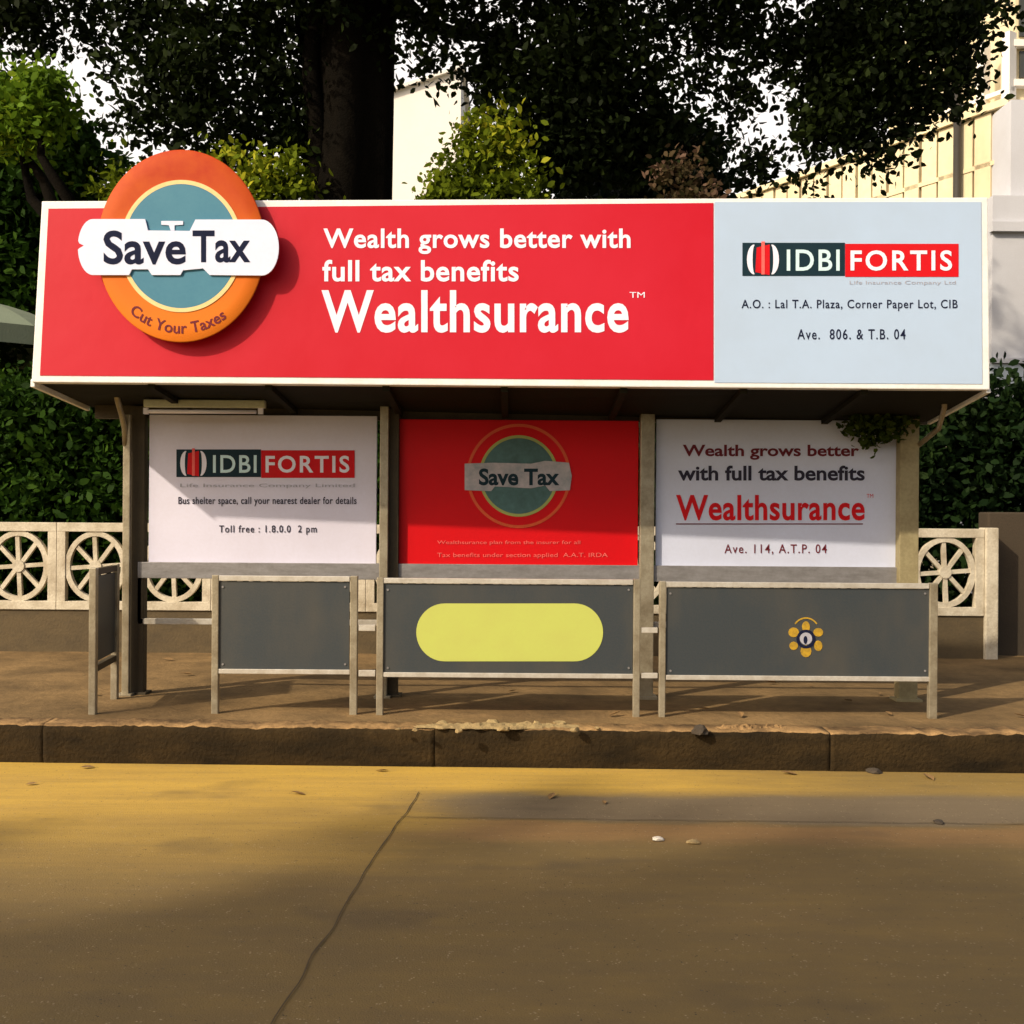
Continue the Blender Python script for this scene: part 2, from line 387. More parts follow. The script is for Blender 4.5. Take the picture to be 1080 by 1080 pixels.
# crack across the road and the joint beside the gutter strip
def ribbon(name, pts, width, z, mat, seed=0, kind='structure'):
    bm = bmesh.new(); rr = random.Random(seed); prev = None
    dens = []
    for a, b in zip(pts, pts[1:]):
        n = max(2, int((Vector(b) - Vector(a)).length / 0.06))
        dens += [Vector(a).lerp(Vector(b), i / n) for i in range(n)]
    dens.append(Vector(pts[-1]))
    for i, p in enumerate(dens):
        d = (dens[min(i + 1, len(dens) - 1)] - dens[max(i - 1, 0)]).normalized()
        nrm = Vector((-d.y, d.x))
        j = noise.noise(Vector((p.x * 4 + seed, p.y * 4, 0))) * 0.018
        wv = width * (0.55 + 0.9 * abs(noise.noise(Vector((p.x * 9, p.y * 9 + seed, 3)))))
        c = p + nrm * j
        a = bm.verts.new((c.x - nrm.x * wv / 2, c.y - nrm.y * wv / 2, z)); b = bm.verts.new((c.x + nrm.x * wv / 2, c.y + nrm.y * wv / 2, z))
        if prev: bm.faces.new((prev[0], prev[1], b, a))
        prev = (a, b)
    bmesh.ops.recalc_face_normals(bm, faces=bm.faces)
    me = bpy.data.meshes.new(name); bm.to_mesh(me); bm.free()
    return tag(link(name, me, mat), kind=kind)
def on_road(px, py, z=0.0):
    d = ray(px, py); t = (z - ZC) / d.z
    return Vector((d.x * t, t))
ribbon('road_crack', [on_road(441, 836), on_road(420, 868), on_road(392, 908), on_road(352, 975), on_road(318, 1030), on_road(285, 1085), on_road(250, 1150)], 0.009, 0.006, M['crack'], 3)
ribbon('road_joint', [Vector((x, 6.01 - 0.0165 * x)) for x in (-0.6, 1, 2, 4, 8)], 0.009, 0.006, M['crack'], 8)

# kerb: worn stones, one long strip with joints
def build_kerb():
    bm = bmesh.new(); rr = random.Random(5)
    x = -24.0
    prof_n = 7
    while x < 24:
        L = rr.choice((2.6, 3.4, 4.1)); x1 = x + L - 0.002
        dz = rr.uniform(-0.005, 0.005); dy = rr.uniform(-0.005, 0.005)
        ns = int(L / 0.03); prev = None
        for i in range(ns + 1):
            xx = x + (x1 - x) * i / ns
            yb = kerb_y(xx) + dy
            nz = noise.noise(Vector((xx * 2.6, 7, 0))) * 0.010 + noise.noise(Vector((xx * 14, 3, 0))) * 0.012 + noise.noise(Vector((xx * 37, 9, 0))) * 0.008
            ny = noise.noise(Vector((xx * 3.1, 1, 5))) * 0.008 + noise.noise(Vector((xx * 23, 4, 5))) * 0.007
            e = 0.003 if i in (0, ns) else 0.0
            zt = PAVE + 0.006 + dz + nz - e * 0.5
            prof = [(yb + 0.02, -0.05), (yb + ny * 0.5, 0.05), (yb + ny, zt - 0.05), (yb + 0.006 + ny, zt - 0.010), (yb + 0.030 + ny * 0.5, zt),
                    (yb + 0.20, zt + 0.003), (yb + 0.245, zt - 0.05)]
            ring = [bm.verts.new((xx, y, z)) for y, z in prof]
            if prev:
                for k in range(prof_n - 1):
                    f = bm.faces.new((prev[k], ring[k], ring[k + 1], prev[k + 1])); f.smooth = True
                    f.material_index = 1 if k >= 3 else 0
            else: bm.faces.new(list(reversed(ring)))
            prev = ring
        bm.faces.new(prev)
        x += L
    bmesh.ops.recalc_face_normals(bm, faces=bm.faces)
    me = bpy.data.meshes.new('kerb'); bm.to_mesh(me); bm.free()
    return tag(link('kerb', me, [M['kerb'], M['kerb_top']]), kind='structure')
build_kerb()

def build_pavement():
    bm = bmesh.new()
    nx, ny = 160, 40
    X0, X1, Y0, Y1 = -24, 24, 7.40, 11.9
    g = []
    for j in range(ny + 1):
        row = []
        for i in range(nx + 1):
            x = X0 + (X1 - X0) * i / nx; y = Y0 + (Y1 - Y0) * j / ny - (0.0165 * x if j == 0 else 0.0165 * x * (1 - j / ny))
            row.append(bm.verts.new((x, y, PAVE - 0.004 + 0.010 * noise.noise(Vector((x * 1.3, y * 1.3, 2))))))
        g.append(row)
    for j in range(ny):
        for i in range(nx):
            f = bm.faces.new((g[j][i], g[j][i + 1], g[j + 1][i + 1], g[j + 1][i])); f.smooth = True
    me = bpy.data.meshes.new('pavement'); bm.to_mesh(me); bm.free()
    return tag(link('pavement', me, M['pave']), kind='structure')
build_pavement()
mb = MB(); mb.box((-60, 11.9, -0.2), (60, 60, 0.2)); g = mb.build('garden_ground', M['soil']); tag(g, kind='structure')

# ------------------------------------------------------------------ printing helpers
def oval(pl, cx, cy, rx, ry, off, n=72):
    return [pl.at(cx + rx * math.cos(2 * math.pi * i / n), cy - ry * math.sin(2 * math.pi * i / n), off) for i in range(n)]
def rect_pts(x0, y0, x1, y1): return [(x0, y0), (x0, y1), (x1, y1), (x1, y0)]
def sticker(pl, pts, off, name, mat, parent=None, root=None, t=0.003):
    mb = MB(); mb.prism([pl.at(x, y, off + t) for x, y in pts], pl.n * -t)
    return mb.build(name, mat, parent=parent, root=root)
def glyphs(body, bold=0.0, shear=0.0, spacing=1.0):
    cu = bpy.data.curves.new('lettering', 'FONT')
    cu.body = body; cu.size = 1.0; cu.offset = bold; cu.shear = shear; cu.space_character = spacing
    cu.resolution_u = 4
    ob = bpy.data.objects.new('lettering_source', cu); COL.objects.link(ob)
    dg = bpy.context.evaluated_depsgraph_get(); dg.update()
    me = ob.evaluated_get(dg).to_mesh()
    v = [(p.co.x, p.co.y) for p in me.vertices]; f = [tuple(p.vertices) for p in me.polygons]
    ob.evaluated_get(dg).to_mesh_clear()
    bpy.data.objects.remove(ob); bpy.data.curves.remove(cu)
    return v, f
def lettering(pl, lines, off, name, mat, root=None, parent=None, fn=None):
    """lines: list of (text, x0, y0, x1, y1, bold[, shear[, spacing]]), the pixel box each one fills."""
    V, Fc = [], []
    for ln in lines:
        body, x0, y0, x1, y1 = ln[:5]
        v, f = glyphs(body, *(ln[5:] if len(ln) > 5 else ()))
        xs = [a for a, _ in v]; ys = [b for _, b in v]
        sx = (x1 - x0) / (max(xs) - min(xs)); sy = (y1 - y0) / (max(ys) - min(ys))
        base = len(V)
        for a, b in v:
            px = x0 + (a - min(xs)) * sx; py = y1 - (b - min(ys)) * sy
            if fn: px, py = fn(px, py)
            V.append(pl.at(px, py, off))
        Fc += [tuple(base + i for i in q) for q in f]
    me = bpy.data.meshes.new(name); me.from_pydata([tuple(p) for p in V], [], Fc); me.update()
    o = link(name, me, mat)
    if root is not None: attach(o, root)
    if parent is not None: o.parent = parent
    return o
def sub(o, part):                     # make o (world-space mesh) a child of part, itself attached in world space to an Empty
    o.parent = part
    o.matrix_parent_inverse = Matrix.Identity(4)
    return o

# ------------------------------------------------------------------ bus shelter
shelter = empty('bus_shelter', (0, 8.6, PAVE), 'bus shelter with a long red and white advertising sign along its canopy', 'bus shelter')
SP = Plane(P(33, 402, 7.72), P(1044, 410, 7.52), P(44, 213, 7.82))
def sp(x, y, o=0.0): return SP.at(x, y, o)

# fascia: a deep sign box
TL, TR, BR, BL = (44, 212), (1042, 208), (1044, 411), (33, 403)
mb = MB()
front = [sp(*BL), sp(*BR), sp(*TR), sp(*TL)]
bk = Vector((0, 0.20, 0))
mb.hexa([front[0], front[1], front[1] + bk, front[0] + bk, front[3], front[2], front[2] + bk, front[3] + bk], 0.008)
fascia = mb.build('fascia_sign', M['trim'], root=shelter)
sub(sticker(SP, [(51, 220), (42, 396), (752.5, 401), (752.5, 214)], 0.0, 'red_panel', M['red'], t=0.004), fascia)
sub(sticker(SP, [(753.5, 213), (753.5, 403.5), (1036, 405), (1035, 213)], 0.0, 'white_panel', M['white'], t=0.004), fascia)
o = 0.0065
sub(lettering(SP, [('Wealth grows better with', 341, 241, 665, 268, 0.022, 0, 1.06),
                   ('full tax benefits', 340, 274, 547, 297, 0.022, 0, 1.06)], o, 'slogan_lettering', M['ink_white']), fascia)
sub(lettering(SP, [('Wealthsurance', 339, 306, 663, 351, 0.023, 0, 1.06), ('TM', 664, 308, 680, 314, 0.0)], o, 'headline_lettering', M['ink_white']), fascia)

def bank_logo(pl, x0, y0, x1, y1, off, part, dim=False):
    """two-tone bar: dark left field with a bracketed emblem and four letters, red right field with six letters"""
    W, H = x1 - x0, y1 - y0
    X = lambda u: x0 + W * u
    Y = lambda v: y0 + H * v
    sub(sticker(pl, rect_pts(X(0), Y(0), X(0.474), Y(0.97)), off, 'logo_dark_field', M['ink_teal'], t=0.002), part)
    sub(sticker(pl, rect_pts(X(0.4755), Y(0.03), X(1), Y(1)), off, 'logo_red_field', M['ink_red'], t=0.002), part)
    # emblem: two white brackets round a red block
    q = off + 0.0045
    for sgn, cu in ((-1, 0.055), (1, 0.135)):
        outer, inner = [], []
        mb = MB()
        for k in range(13):
            a = -math.pi / 2 + math.pi * k / 12
            outer.append(pl.at(X(cu + sgn * 0.034 * math.cos(a)), Y(0.49 + 0.44 * math.sin(a)), q))
            inner.append(pl.at(X(cu + sgn * 0.008 * math.cos(a)), Y(0.49 + 0.40 * math.sin(a)), q))
        mb.prism(outer + inner[::-1], pl.n * -0.002)
        sub(mb.build('emblem_bracket', M['ink_white']), part)
    sub(sticker(pl, [(X(0.066), Y(0.14)), (X(0.060), Y(0.86)), (X(0.126), Y(0.95)), (X(0.126), Y(0.05))], off + 0.002, 'emblem_block', M['ink_red'], t=0.0018), part)
    sub(sticker(pl, [(X(0.088), Y(-0.04)), (X(0.088), Y(0.93)), (X(0.103), Y(0.93)), (X(0.103), Y(-0.04))], off + 0.004, 'emblem_stripe', M['ink_pink'], t=0.0015), part)
    sub(lettering(pl, [('IDBI', X(0.205), Y(0.20), X(0.45), Y(0.82), 0.014, 0, 1.15)], off + 0.0045, 'logo_lettering', M['ink_cyan']), part)
    sub(lettering(pl, [('FORTIS', X(0.50), Y(0.22), X(0.97), Y(0.82), 0.02, 0, 1.2)], off + 0.0045, 'logo_lettering', M['ink_white']), part)

bank_logo(SP, 783, 256, 1011, 292, 0.0045, fascia)
sub(lettering(SP, [('Life Insurance Company Ltd', 896, 296, 1008, 301, 0.0)], o, 'strapline_lettering', M['ink_grey']), fascia)
sub(lettering(SP, [('A.O. : Lal T.A. Plaza, Corner Paper Lot, CIB', 782, 316, 1010, 328, 0.010, 0, 1.12),
                   ('Ave.  806. & T.B. 04', 841, 347, 955, 358, 0.010, 0, 1.2)], o, 'small_lettering', M['ink_navy']), fascia)

# round badge standing off the sign
SO = 0.12
mb = MB()
ringo = lambda rx, ry, off: oval(SP, 191, 259.5, rx, ry, off, 80)
n80 = 80
# dished ring: outer rim, rounded crown, inner edge
prof = [(88, 101, 0.050), (88.5, 101.6, 0.096), (87.4, 100.4, 0.101), (74, 84, 0.103), (64.5, 71, 0.102)]
rings = [[mb.bm.verts.new(q) for q in ringo(a, b, c)] for a, b, c in prof]
for A, B in zip(rings, rings[1:]):
    for k in range(n80):
        f = mb.bm.faces.new((A[k], A[(k + 1) % n80], B[(k + 1) % n80], B[k])); f.smooth = True
mb.bm.faces.new(rings[0]); mb.bm.faces.new(rings[-1])
def badge_ring_mat():
    m, t, b = mat_new('badge_orange')
    g = t.nodes.new('ShaderNodeNewGeometry'); s = t.nodes.new('ShaderNodeSeparateXYZ'); t.links.new(g.outputs['Position'], s.inputs[0])
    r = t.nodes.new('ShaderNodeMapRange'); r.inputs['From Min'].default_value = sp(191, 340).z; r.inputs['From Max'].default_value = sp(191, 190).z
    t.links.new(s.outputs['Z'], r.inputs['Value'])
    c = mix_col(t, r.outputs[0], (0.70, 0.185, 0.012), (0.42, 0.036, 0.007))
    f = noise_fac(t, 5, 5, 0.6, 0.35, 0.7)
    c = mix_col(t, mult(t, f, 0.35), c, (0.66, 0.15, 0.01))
    t.links.new(c, b.inputs['Base Color']); b.inputs['Roughness'].default_value = 0.6; b.inputs['Specular IOR Level'].default_value = 0.15
    return m
M['badge_orange'] = badge_ring_mat()
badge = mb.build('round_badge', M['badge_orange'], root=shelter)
for (x, y) in ((150, 260), (232, 260), (191, 215), (191, 310)):   # arms that hold the badge off the sign
    mb = MB(); mb.tube([sp(x, y, -0.02), sp(x, y, 0.07)], 0.018, 8)
    sub(mb.build('standoff', M['dark_steel']), badge)
mb = MB(); mb.annulus(ringo(64.8, 69.8, 0.107), ringo(60.5, 65.5, 0.107), SP.n * -0.006); sub(mb.build('cream_ring', M['badge_cream']), badge)
mb = MB(); mb.prism(ringo(60.4, 65.4, 0.1065), SP.n * -0.008); sub(mb.build('blue_disc', M['badge_blue']), badge)
# banner with round ends and a notch at the left tip
def arc(cx, cy, rx, ry, a0, a1, n): return [(cx + rx * math.cos(a0 + (a1 - a0) * i / n), cy - ry * math.sin(a0 + (a1 - a0) * i / n)) for i in range(n + 1)]
bp = [(153, 231), (156, 243), (200, 243.5), (206, 231.5)]
bp += arc(276, 261, 18, 29.5, math.pi / 2, -math.pi / 2, 16)
bp += [(221, 290), (214, 283), (193, 285), (190, 290), (160, 290), (156, 284), (139, 284), (136, 290)]
bp += arc(98, 260.5, 16, 29.5, -math.pi / 2, -math.pi * 0.97, 10) + [(84, 261.5), (88.5, 259), (83.5, 256.5)] + arc(98, 260, 16, 29, math.pi * 0.93, math.pi / 2, 9)
mb = MB(); mb.prism([sp(x, y, 0.121) for x, y in bp], SP.n * -0.012)
sub(mb.build('banner', M['badge_white']), badge)
sub(sticker(SP, [(170, 233), (170, 237), (178, 237.5), (180, 243), (184, 243), (184, 237.5), (193, 237), (193, 233)], 0.109, 'banner_mark', M['badge_white'], t=0.004), badge)
sub(lettering(SP, [('Save', 109, 243, 196, 279, 0.022, 0, 1.03), ('Tax', 203, 243, 264, 277, 0.022, 0, 1.03)], 0.1225, 'badge_lettering', M['ink_navy']), badge)
def bend(px, py):     # wrap the words round the foot of the ring
    a = (px - 191) / 80.0
    r = 79 + (py - 345)
    rr_ = r * 1.10
    return 191 + r * math.sin(a), 259.5 + rr_ * math.cos(a)
sub(lettering(SP, [('Cut Your Taxes', 134, 339, 240, 350, 0.016)], 0.1052, 'arc_lettering', M['ink_maroon'], fn=bend), badge)

# canopy slab and its end trims
Lf, Rf = sp(33, 403), sp(1044, 411)
Lb, Rb = P(88, 428, 8.66), P(985, 444, 8.52)
mb = MB()
e = 0.02
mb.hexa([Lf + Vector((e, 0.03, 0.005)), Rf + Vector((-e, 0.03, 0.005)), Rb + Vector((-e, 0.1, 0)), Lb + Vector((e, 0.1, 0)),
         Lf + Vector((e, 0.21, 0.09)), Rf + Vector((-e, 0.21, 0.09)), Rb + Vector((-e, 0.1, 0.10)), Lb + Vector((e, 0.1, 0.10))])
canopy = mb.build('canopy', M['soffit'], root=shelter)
for k in range(1, 8):                       # ribs under the canopy
    mb = MB()
    a = Lf.lerp(Rf, k / 8); b = Lb.lerp(Rb, k / 8)
    mb.bar(a + Vector((0, 0.06, -0.018)), b + Vector((0, 0.05, -0.018)), 0.05, 0.035)
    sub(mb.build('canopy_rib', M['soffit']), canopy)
for a, b in ((Lf, Lb), (Rf, Rb)):
    mb = MB(); mb.bar(a + Vector((0, 0.02, -0.004)), b + Vector((0, 0.1, -0.004)), 0.03, 0.055 if a is Lf else 0.03, bev=0.004)
    sub(mb.build('end_trim', M['trim']), canopy)
mb = MB(); mb.box(P(100, 424, 8.665), P(975, 448, 8.74)); mb.build('rear_beam', M['dark_steel'], root=shelter)
mb = MB()
a, b = P(151, 421, 8.30), P(281, 431, 8.36)
mb.box(a, b, 0.01); tb = (a + b) / 2
mb.build('tube_light', M['tube'], root=shelter)
mb = MB(); mb.tube([P(156, 434, 8.33), P(270, 434.5, 8.33)], 0.015, 10)
for x in (154, 275): mb.box(P(x - 3, 430, 8.315), P(x + 3, 437, 8.345))
mb.build('lamp_tube', M['ink_white'], root=shelter)

# posts
def px_box(mb, x0, y0, x1, y1, D, d, bev=0.0):
    xc, yc = (x0 + x1) / 2, (y0 + y1) / 2
    a = Vector((P(x0, yc, D).x, D, P(xc, y0, D).z)); b = Vector((P(x1, yc, D).x, D + d, P(xc, y1, D).z))
    mb.box(a, b, bev)
def post(x0, x1, ytop, D, d, z0=PAVE - 0.03, mat='steel', bracket=True, face=None):
    mb = MB(); xc = (x0 + x1) / 2
    a = P(x0, 560, D); b = P(x1, 560, D)
    zt = P(xc, ytop, D).z
    mb.box((a.x, D, z0), (b.x, D + d, zt), 0.006)
    mb.box((a.x - 0.03, D - 0.03, z0), (b.x + 0.03, D + d + 0.03, z0 + 0.045), 0.004)
    if bracket:                             # arm that curves forward to carry the canopy
        xm = (a.x + b.x) / 2
        pts = [Vector((xm, D - 0.0 - 0.75 * (1 - math.cos(k / 8 * math.pi / 2)) , zt - 0.42 + 0.44 * math.sin(k / 8 * math.pi / 2))) for k in range(9)]
        mb.tube(pts, 0.022, 8)
    return mb.build('post', M[mat], root=shelter)
post(137, 152, 428, 8.60, 0.09, mat='dark_steel', bracket=False)  # shaded right face of the left post, built as a darker upright
post(129, 136.5, 437, 8.52, 0.045, mat='steel', bracket=False)
mb = MB()                                    # curved head of the front left upright
mb.tube([P(132.5, 470, 8.54), P(131.5, 452, 8.52), P(128, 436, 8.46), P(124.5, 424, 8.38), P(122, 411, 8.28)], 0.024, 8)
mb.build('bracket', M['steel'], root=shelter)
post(400, 409, 428, 8.50, 0.05, mat='steel', bracket=False)
post(409.5, 420, 428, 8.56, 0.09, mat='dark_steel', bracket=False)  # shade on the side of this post, given its own dark upright
post(675, 690, 428, 8.56, 0.09, mat='steel', bracket=False)
post(949, 969, 440, 8.52, 0.10, mat='ochre_post', bracket=False)
mb = MB(); mb.tube([P(996, 414, 8.0), P(996, 430, 8.02), P(990, 452, 8.3), P(968, 470, 8.55)], 0.02, 8); mb.build('bracket', M['steel'], root=shelter)

# advert panels
def advert(x0, y0, x1, y1, mat, D=8.62):
    mb = MB(); px_box(mb, x0, y0, x1, y1, D, 0.035, 0.003)
    return mb.build('advert_panel', mat, root=shelter), flat(D)
ad1, pl1 = advert(157, 438, 397, 594, M['poster'])
bank_logo(pl1, 186, 474, 374, 504, 0.002, ad1)
sub(lettering(pl1, [('Life Insurance Company Limited', 190, 510, 374, 515, 0.0)], 0.004, 'strapline_lettering', M['ink_grey']), ad1)
sub(lettering(pl1, [('Bus shelter space, call your nearest dealer for details', 188, 524, 376, 534, 0.012, 0, 1.08), ('Toll free : 1.8.0.0  2 pm', 231, 554, 334, 564, 0.012, 0, 1.2)], 0.004, 'small_lettering', M['ink_dark']), ad1)
ad2, pl2 = advert(421, 443, 673, 600, M['red_dim'])
c2 = (547, 502)
mb = MB(); mb.annulus(oval(pl2, *c2, 55, 55, 0.004), oval(pl2, *c2, 52, 52, 0.004), Vector((0, 0.003, 0))); sub(mb.build('badge_outline', M['dull_orange']), ad2)
mb = MB(); mb.annulus(oval(pl2, *c2, 42, 43, 0.005), oval(pl2, *c2, 39, 40, 0.005), Vector((0, 0.003, 0))); sub(mb.build('badge_rim', M['olive']), ad2)
mb = MB(); mb.prism(oval(pl2, *c2, 38.9, 39.9, 0.004), Vector((0, 0.003, 0))); sub(mb.build('badge_disc', M['dull_teal']), ad2)
sub(sticker(pl2, [(490, 489), (490, 517), (518, 518), (522, 513), (560, 515), (575, 512), (580, 518), (601, 517), (603, 502), (600, 488), (575, 486), (560, 489), (520, 488)], 0.007, 'badge_banner', M['dull_white'], t=0.003), ad2)
sub(lettering(pl2, [('Save Tax', 505, 494, 590, 512, 0.03)], 0.012, 'badge_lettering', M['ink_teal']), ad2)
sub(lettering(pl2, [('Wealthsurance plan from the insurer for all', 461, 570, 612, 575, 0.0), ('Tax benefits under section applied  A.A.T. IRDA', 461, 583, 641, 589, 0.0)], 0.004, 'small_lettering', M['ink_pink']), ad2)
ad3, pl3 = advert(692, 443, 947, 598, M['poster_blue'])
sub(lettering(pl3, [('Wealth grows better', 720, 469, 906, 485, 0.024)], 0.004, 'slogan_lettering', M['ink_maroon']), ad3)
sub(lettering(pl3, [('with full tax benefits', 715, 491, 912, 507, 0.024)], 0.004, 'slogan_lettering', M['ink_dark']), ad3)
sub(lettering(pl3, [('Wealthsurance', 713, 522, 912, 549, 0.023, 0, 1.06), ('TM', 914, 521, 921, 525, 0.0)], 0.004, 'headline_lettering', M['ink_red']), ad3)
sub(sticker(pl3, rect_pts(713, 552, 910, 553.2), 0.0, 'underline', M['ink_maroon'], t=0.003), ad3)
sub(lettering(pl3, [('Ave. 114, A.T.P. 04', 764, 574, 872, 585, 0.006, 0, 1.2)], 0.004, 'small_lettering', M['ink_maroon']), ad3)

# beam under the adverts, back rails
mb = MB(); px_box(mb, 145, 595.5, 950, 612.5, 8.585, 0.07, 0.004); mb.build('lower_beam', M['grey_steel'], root=shelter)
mb = MB(); px_box(mb, 145, 655, 950, 661, 8.60, 0.035, 0.003); px_box(mb, 145, 609, 148.5, 655, 8.60, 0.03)
mb.build('back_rail', M['rail_white'], root=shelter)

# ------------------------------------------------------------------ guard railings in front
GD = 7.77
def guard(name, label, posts, ytop, ybot, yfoot, extra=None):
    xl0, xl1, xr0, xr1 = posts
    base = P((xl0 + xr1) / 2, yfoot, GD); base.z = PAVE
    g = empty(name, base, label, 'guard railing', 'charcoal guard railings along the kerb')
    xm = (xl0 + xr1) / 2
    zt = P(xm, ytop, GD).z
    for a, b in ((xl0, xl1), (xr0, xr1)):
        mb = MB(); A = P(a + 0.9, 680, GD); B = P(b - 0.9, 680, GD)
        mb.box((A.x, GD, PAVE - 0.03), (B.x, GD + 0.05, zt), 0.006)
        mb.build('post', M['steel'], root=g)
    for (y0, y1) in ((ytop + 0.5, ytop + 6), (ybot + 0.5, ybot + 5.5)):
        mb = MB(); px_box(mb, xl1 - 0.7, y0, xr0 + 0.7, y1, GD + 0.004, 0.04, 0.004); mb.build('rail', M['rail_white'], root=g)
    mb = MB(); px_box(mb, xl1 - 0.5, ytop + 6.3, xr0 + 0.5, ybot + 0.2, GD + 0.016, 0.012, 0.002)
    p = mb.build('panel', M['guard'], root=g)
    for x in (xl1 + 4, xr0 - 4):
        for y in (ytop + 12, ybot - 5):
            q = P(x, y, GD + 0.016); mb = MB()
            mb.tube([q, q + Vector((0, -0.006, 0))], 0.008, 8); sub(mb.build('bolt', M['grey_steel']), p)
    if extra: extra(g, p)
    return g
g1 = guard('guard_railing', 'short plain charcoal guard railing below the white advert with the dark and red logo bar', (222, 231, 368, 377.5), 607, 705.5, 756)
def oval_sticker(g, p):
    pl = flat(GD + 0.016)
    pts = arc(606, 667, 30, 30.5, math.pi / 2, -math.pi / 2, 24) + arc(469, 667, 30, 30.5, -math.pi / 2, -1.5 * math.pi, 24)
    sub(sticker(pl, pts, 0.0, 'oval_sticker', M['yellow_green'], t=0.003), p)
    for y in (660, 708):                     # short links to the neighbouring railings
        mb = MB(); px_box(mb, 378, y - 1, 395.6, y + 5.5, GD + 0.01, 0.03, 0.003); mb.build('link_bar', M['rail_white'], root=g)
        mb = MB(); px_box(mb, 676.5, y + 2, 693.6, y + 7.5, GD + 0.01, 0.03, 0.003); mb.build('link_bar', M['rail_white'], root=g)
g2 = guard('guard_railing', 'charcoal guard railing with a big yellow-green oval on its panel', (396, 405, 667, 676), 610, 709.5, 757, oval_sticker)
def flower(g, p):
    pl = flat(GD + 0.016); mb = MB()
    cx, cy = 850, 674
    for k in range(6):
        a = math.pi / 2 + k * math.pi / 3
        r = 13.5 if k in (0, 3) else 15
        mb.prism(oval(pl, cx + r * math.cos(a), cy - r * 0.95 * math.sin(a), (4.2, 5.6, 4.6, 5.8, 4.4, 5.2)[k], (6.0, 5.2, 4.4, 6.4, 5.6, 4.6)[k], 0.003, 12), Vector((0, 0.002, 0)))
    sub(mb.build('emblem_petals', M['emblem']), p)
    mb = MB(); mb.annulus(oval(pl, cx, cy, 10, 10, 0.0045, 20), oval(pl, cx, cy, 7, 7, 0.0045, 20), Vector((0, 0.002, 0)))
    mb.prism(oval(pl, cx - 0.5, cy + 1, 2.2, 4.5, 0.0045, 10), Vector((0, 0.002, 0)))
    sub(mb.build('emblem_ring', M['ink_navy']), p)
    mb = MB(); mb.prism(oval(pl, cx, cy - 0.5, 6.5, 6.5, 0.004, 20), Vector((0, 0.002, 0)))
    sub(mb.build('emblem_centre', M['ink_grey']), p)
    mb = MB()
    aa = arc(cx, cy - 1, 17, 22, math.pi * 0.75, math.pi * 0.25, 12); bb = arc(cx, cy - 1, 15.5, 20.5, math.pi * 0.25, math.pi * 0.75, 12)
    mb.prism([pl.at(x, y, 0.003) for x, y in aa + bb], Vector((0, 0.002, 0)))
    sub(mb.build('emblem_arc', M['emblem']), p)
g3 = guard('guard_railing', 'long charcoal guard railing with a small yellow flower emblem', (694.5, 703, 979.5, 990), 614, 712.5, 761, flower)

# side guard, square to the kerb at the left end
XA, XB = P(97, 680, 7.72).x, P(121, 680, 8.36).x
sg = empty('guard_railing', ((XA + XB) / 2, 8.0, PAVE), 'narrow charcoal guard railing seen end-on beside the left post', 'guard railing', 'charcoal guard railings along the kerb')
zt = P(97, 599, 7.72).z
for (x, y) in ((XA, 7.72), (XB, 8.34)):
    mb = MB(); mb.box((x - 0.025, y, PAVE - 0.03), (x + 0.025, y + 0.05, zt), 0.006); mb.build('post', M['steel'], root=sg)
for z in (zt - 0.03, P(97, 706, 7.72).z):
    mb = MB(); mb.bar((XA, 7.772, z), (XB, 8.338, z), 0.04, 0.045); mb.build('rail', M['dark_steel'], root=sg)
mb = MB(); mb.bar((XA, 7.775, (zt - 0.055 + P(97, 700, 7.72).z) / 2), (XB, 8.335, (zt - 0.055 + P(97, 700, 7.72).z) / 2), 0.014, zt - 0.07 - P(97, 700, 7.72).z); mb.build('panel', M['guard'], root=sg)

# ------------------------------------------------------------------ lattice fence
FD = 11.2
FX = lambda px: P(px, 600, FD).x
zT, zO1, zO0, zB = P(60, 551, FD).z, P(60, 560.5, FD).z, P(60, 634, FD).z, P(60, 643, FD).z
fence = empty('lattice_fence', (0, FD, PAVE), 'low whitewashed concrete fence with wheel-shaped openings behind the bus shelter', 'fence')
def lattice_mesh(pitch):
    mb = MB()
    hw = pitch / 2 - 0.002; ow = 0.305
    d = 0.09
    mb.box((-hw, 0, zO1), (hw, d, zT), 0.006); mb.box((-hw, 0, zB), (hw, d, zO0), 0.006)
    mb.box((-hw, 0.003, zO0 - 0.003), (-ow, d - 0.003, zO1 + 0.003), 0.004); mb.box((ow, 0.003, zO0 - 0.003), (hw, d - 0.003, zO1 + 0.003), 0.004)
    cz = (zO0 + zO1) / 2; rx, rz = 0.312, (zO1 - zO0) / 2 + 0.006
    ell = lambda a, b, y: [Vector((a * math.cos(2 * math.pi * k / 40), y, cz + b * math.sin(2 * math.pi * k / 40))) for k in range(40)]
    mb.annulus(ell(rx, rz, 0.012), ell(rx - 0.052, rz - 0.052, 0.012), Vector((0, 0.06, 0)))
    for k in range(8):
        a = k * math.pi / 4 + 0.06
        dx, dz = math.cos(a), math.sin(a)
        mb.bar((dx * 0.04, 0.042, cz + dz * 0.04), (dx * (rx - 0.03), 0.042, cz + dz * (rz - 0.03)), 0.042, 0.042, up=Vector((0, 1, 0)))
    mb.prism(ell(0.062, 0.062, 0.008), Vector((0, 0.068, 0)))
    bmesh.ops.recalc_face_normals(mb.bm, faces=mb.bm.faces)
    me = bpy.data.meshes.new('lattice_panel'); mb.bm.to_mesh(me); mb.bm.free(); me.materials.append(M['lattice'])
    return me
pitch = FX(181.6) - FX(100)
lm = lattice_mesh(pitch)
for k in range(-6, 12):
    o = bpy.data.objects.new('lattice_panel', lm); COL.objects.link(o); o.parent = fence
    o.location = (FX(100) + pitch * k, 0, -PAVE)
xr = FX(100) + pitch * 11.5
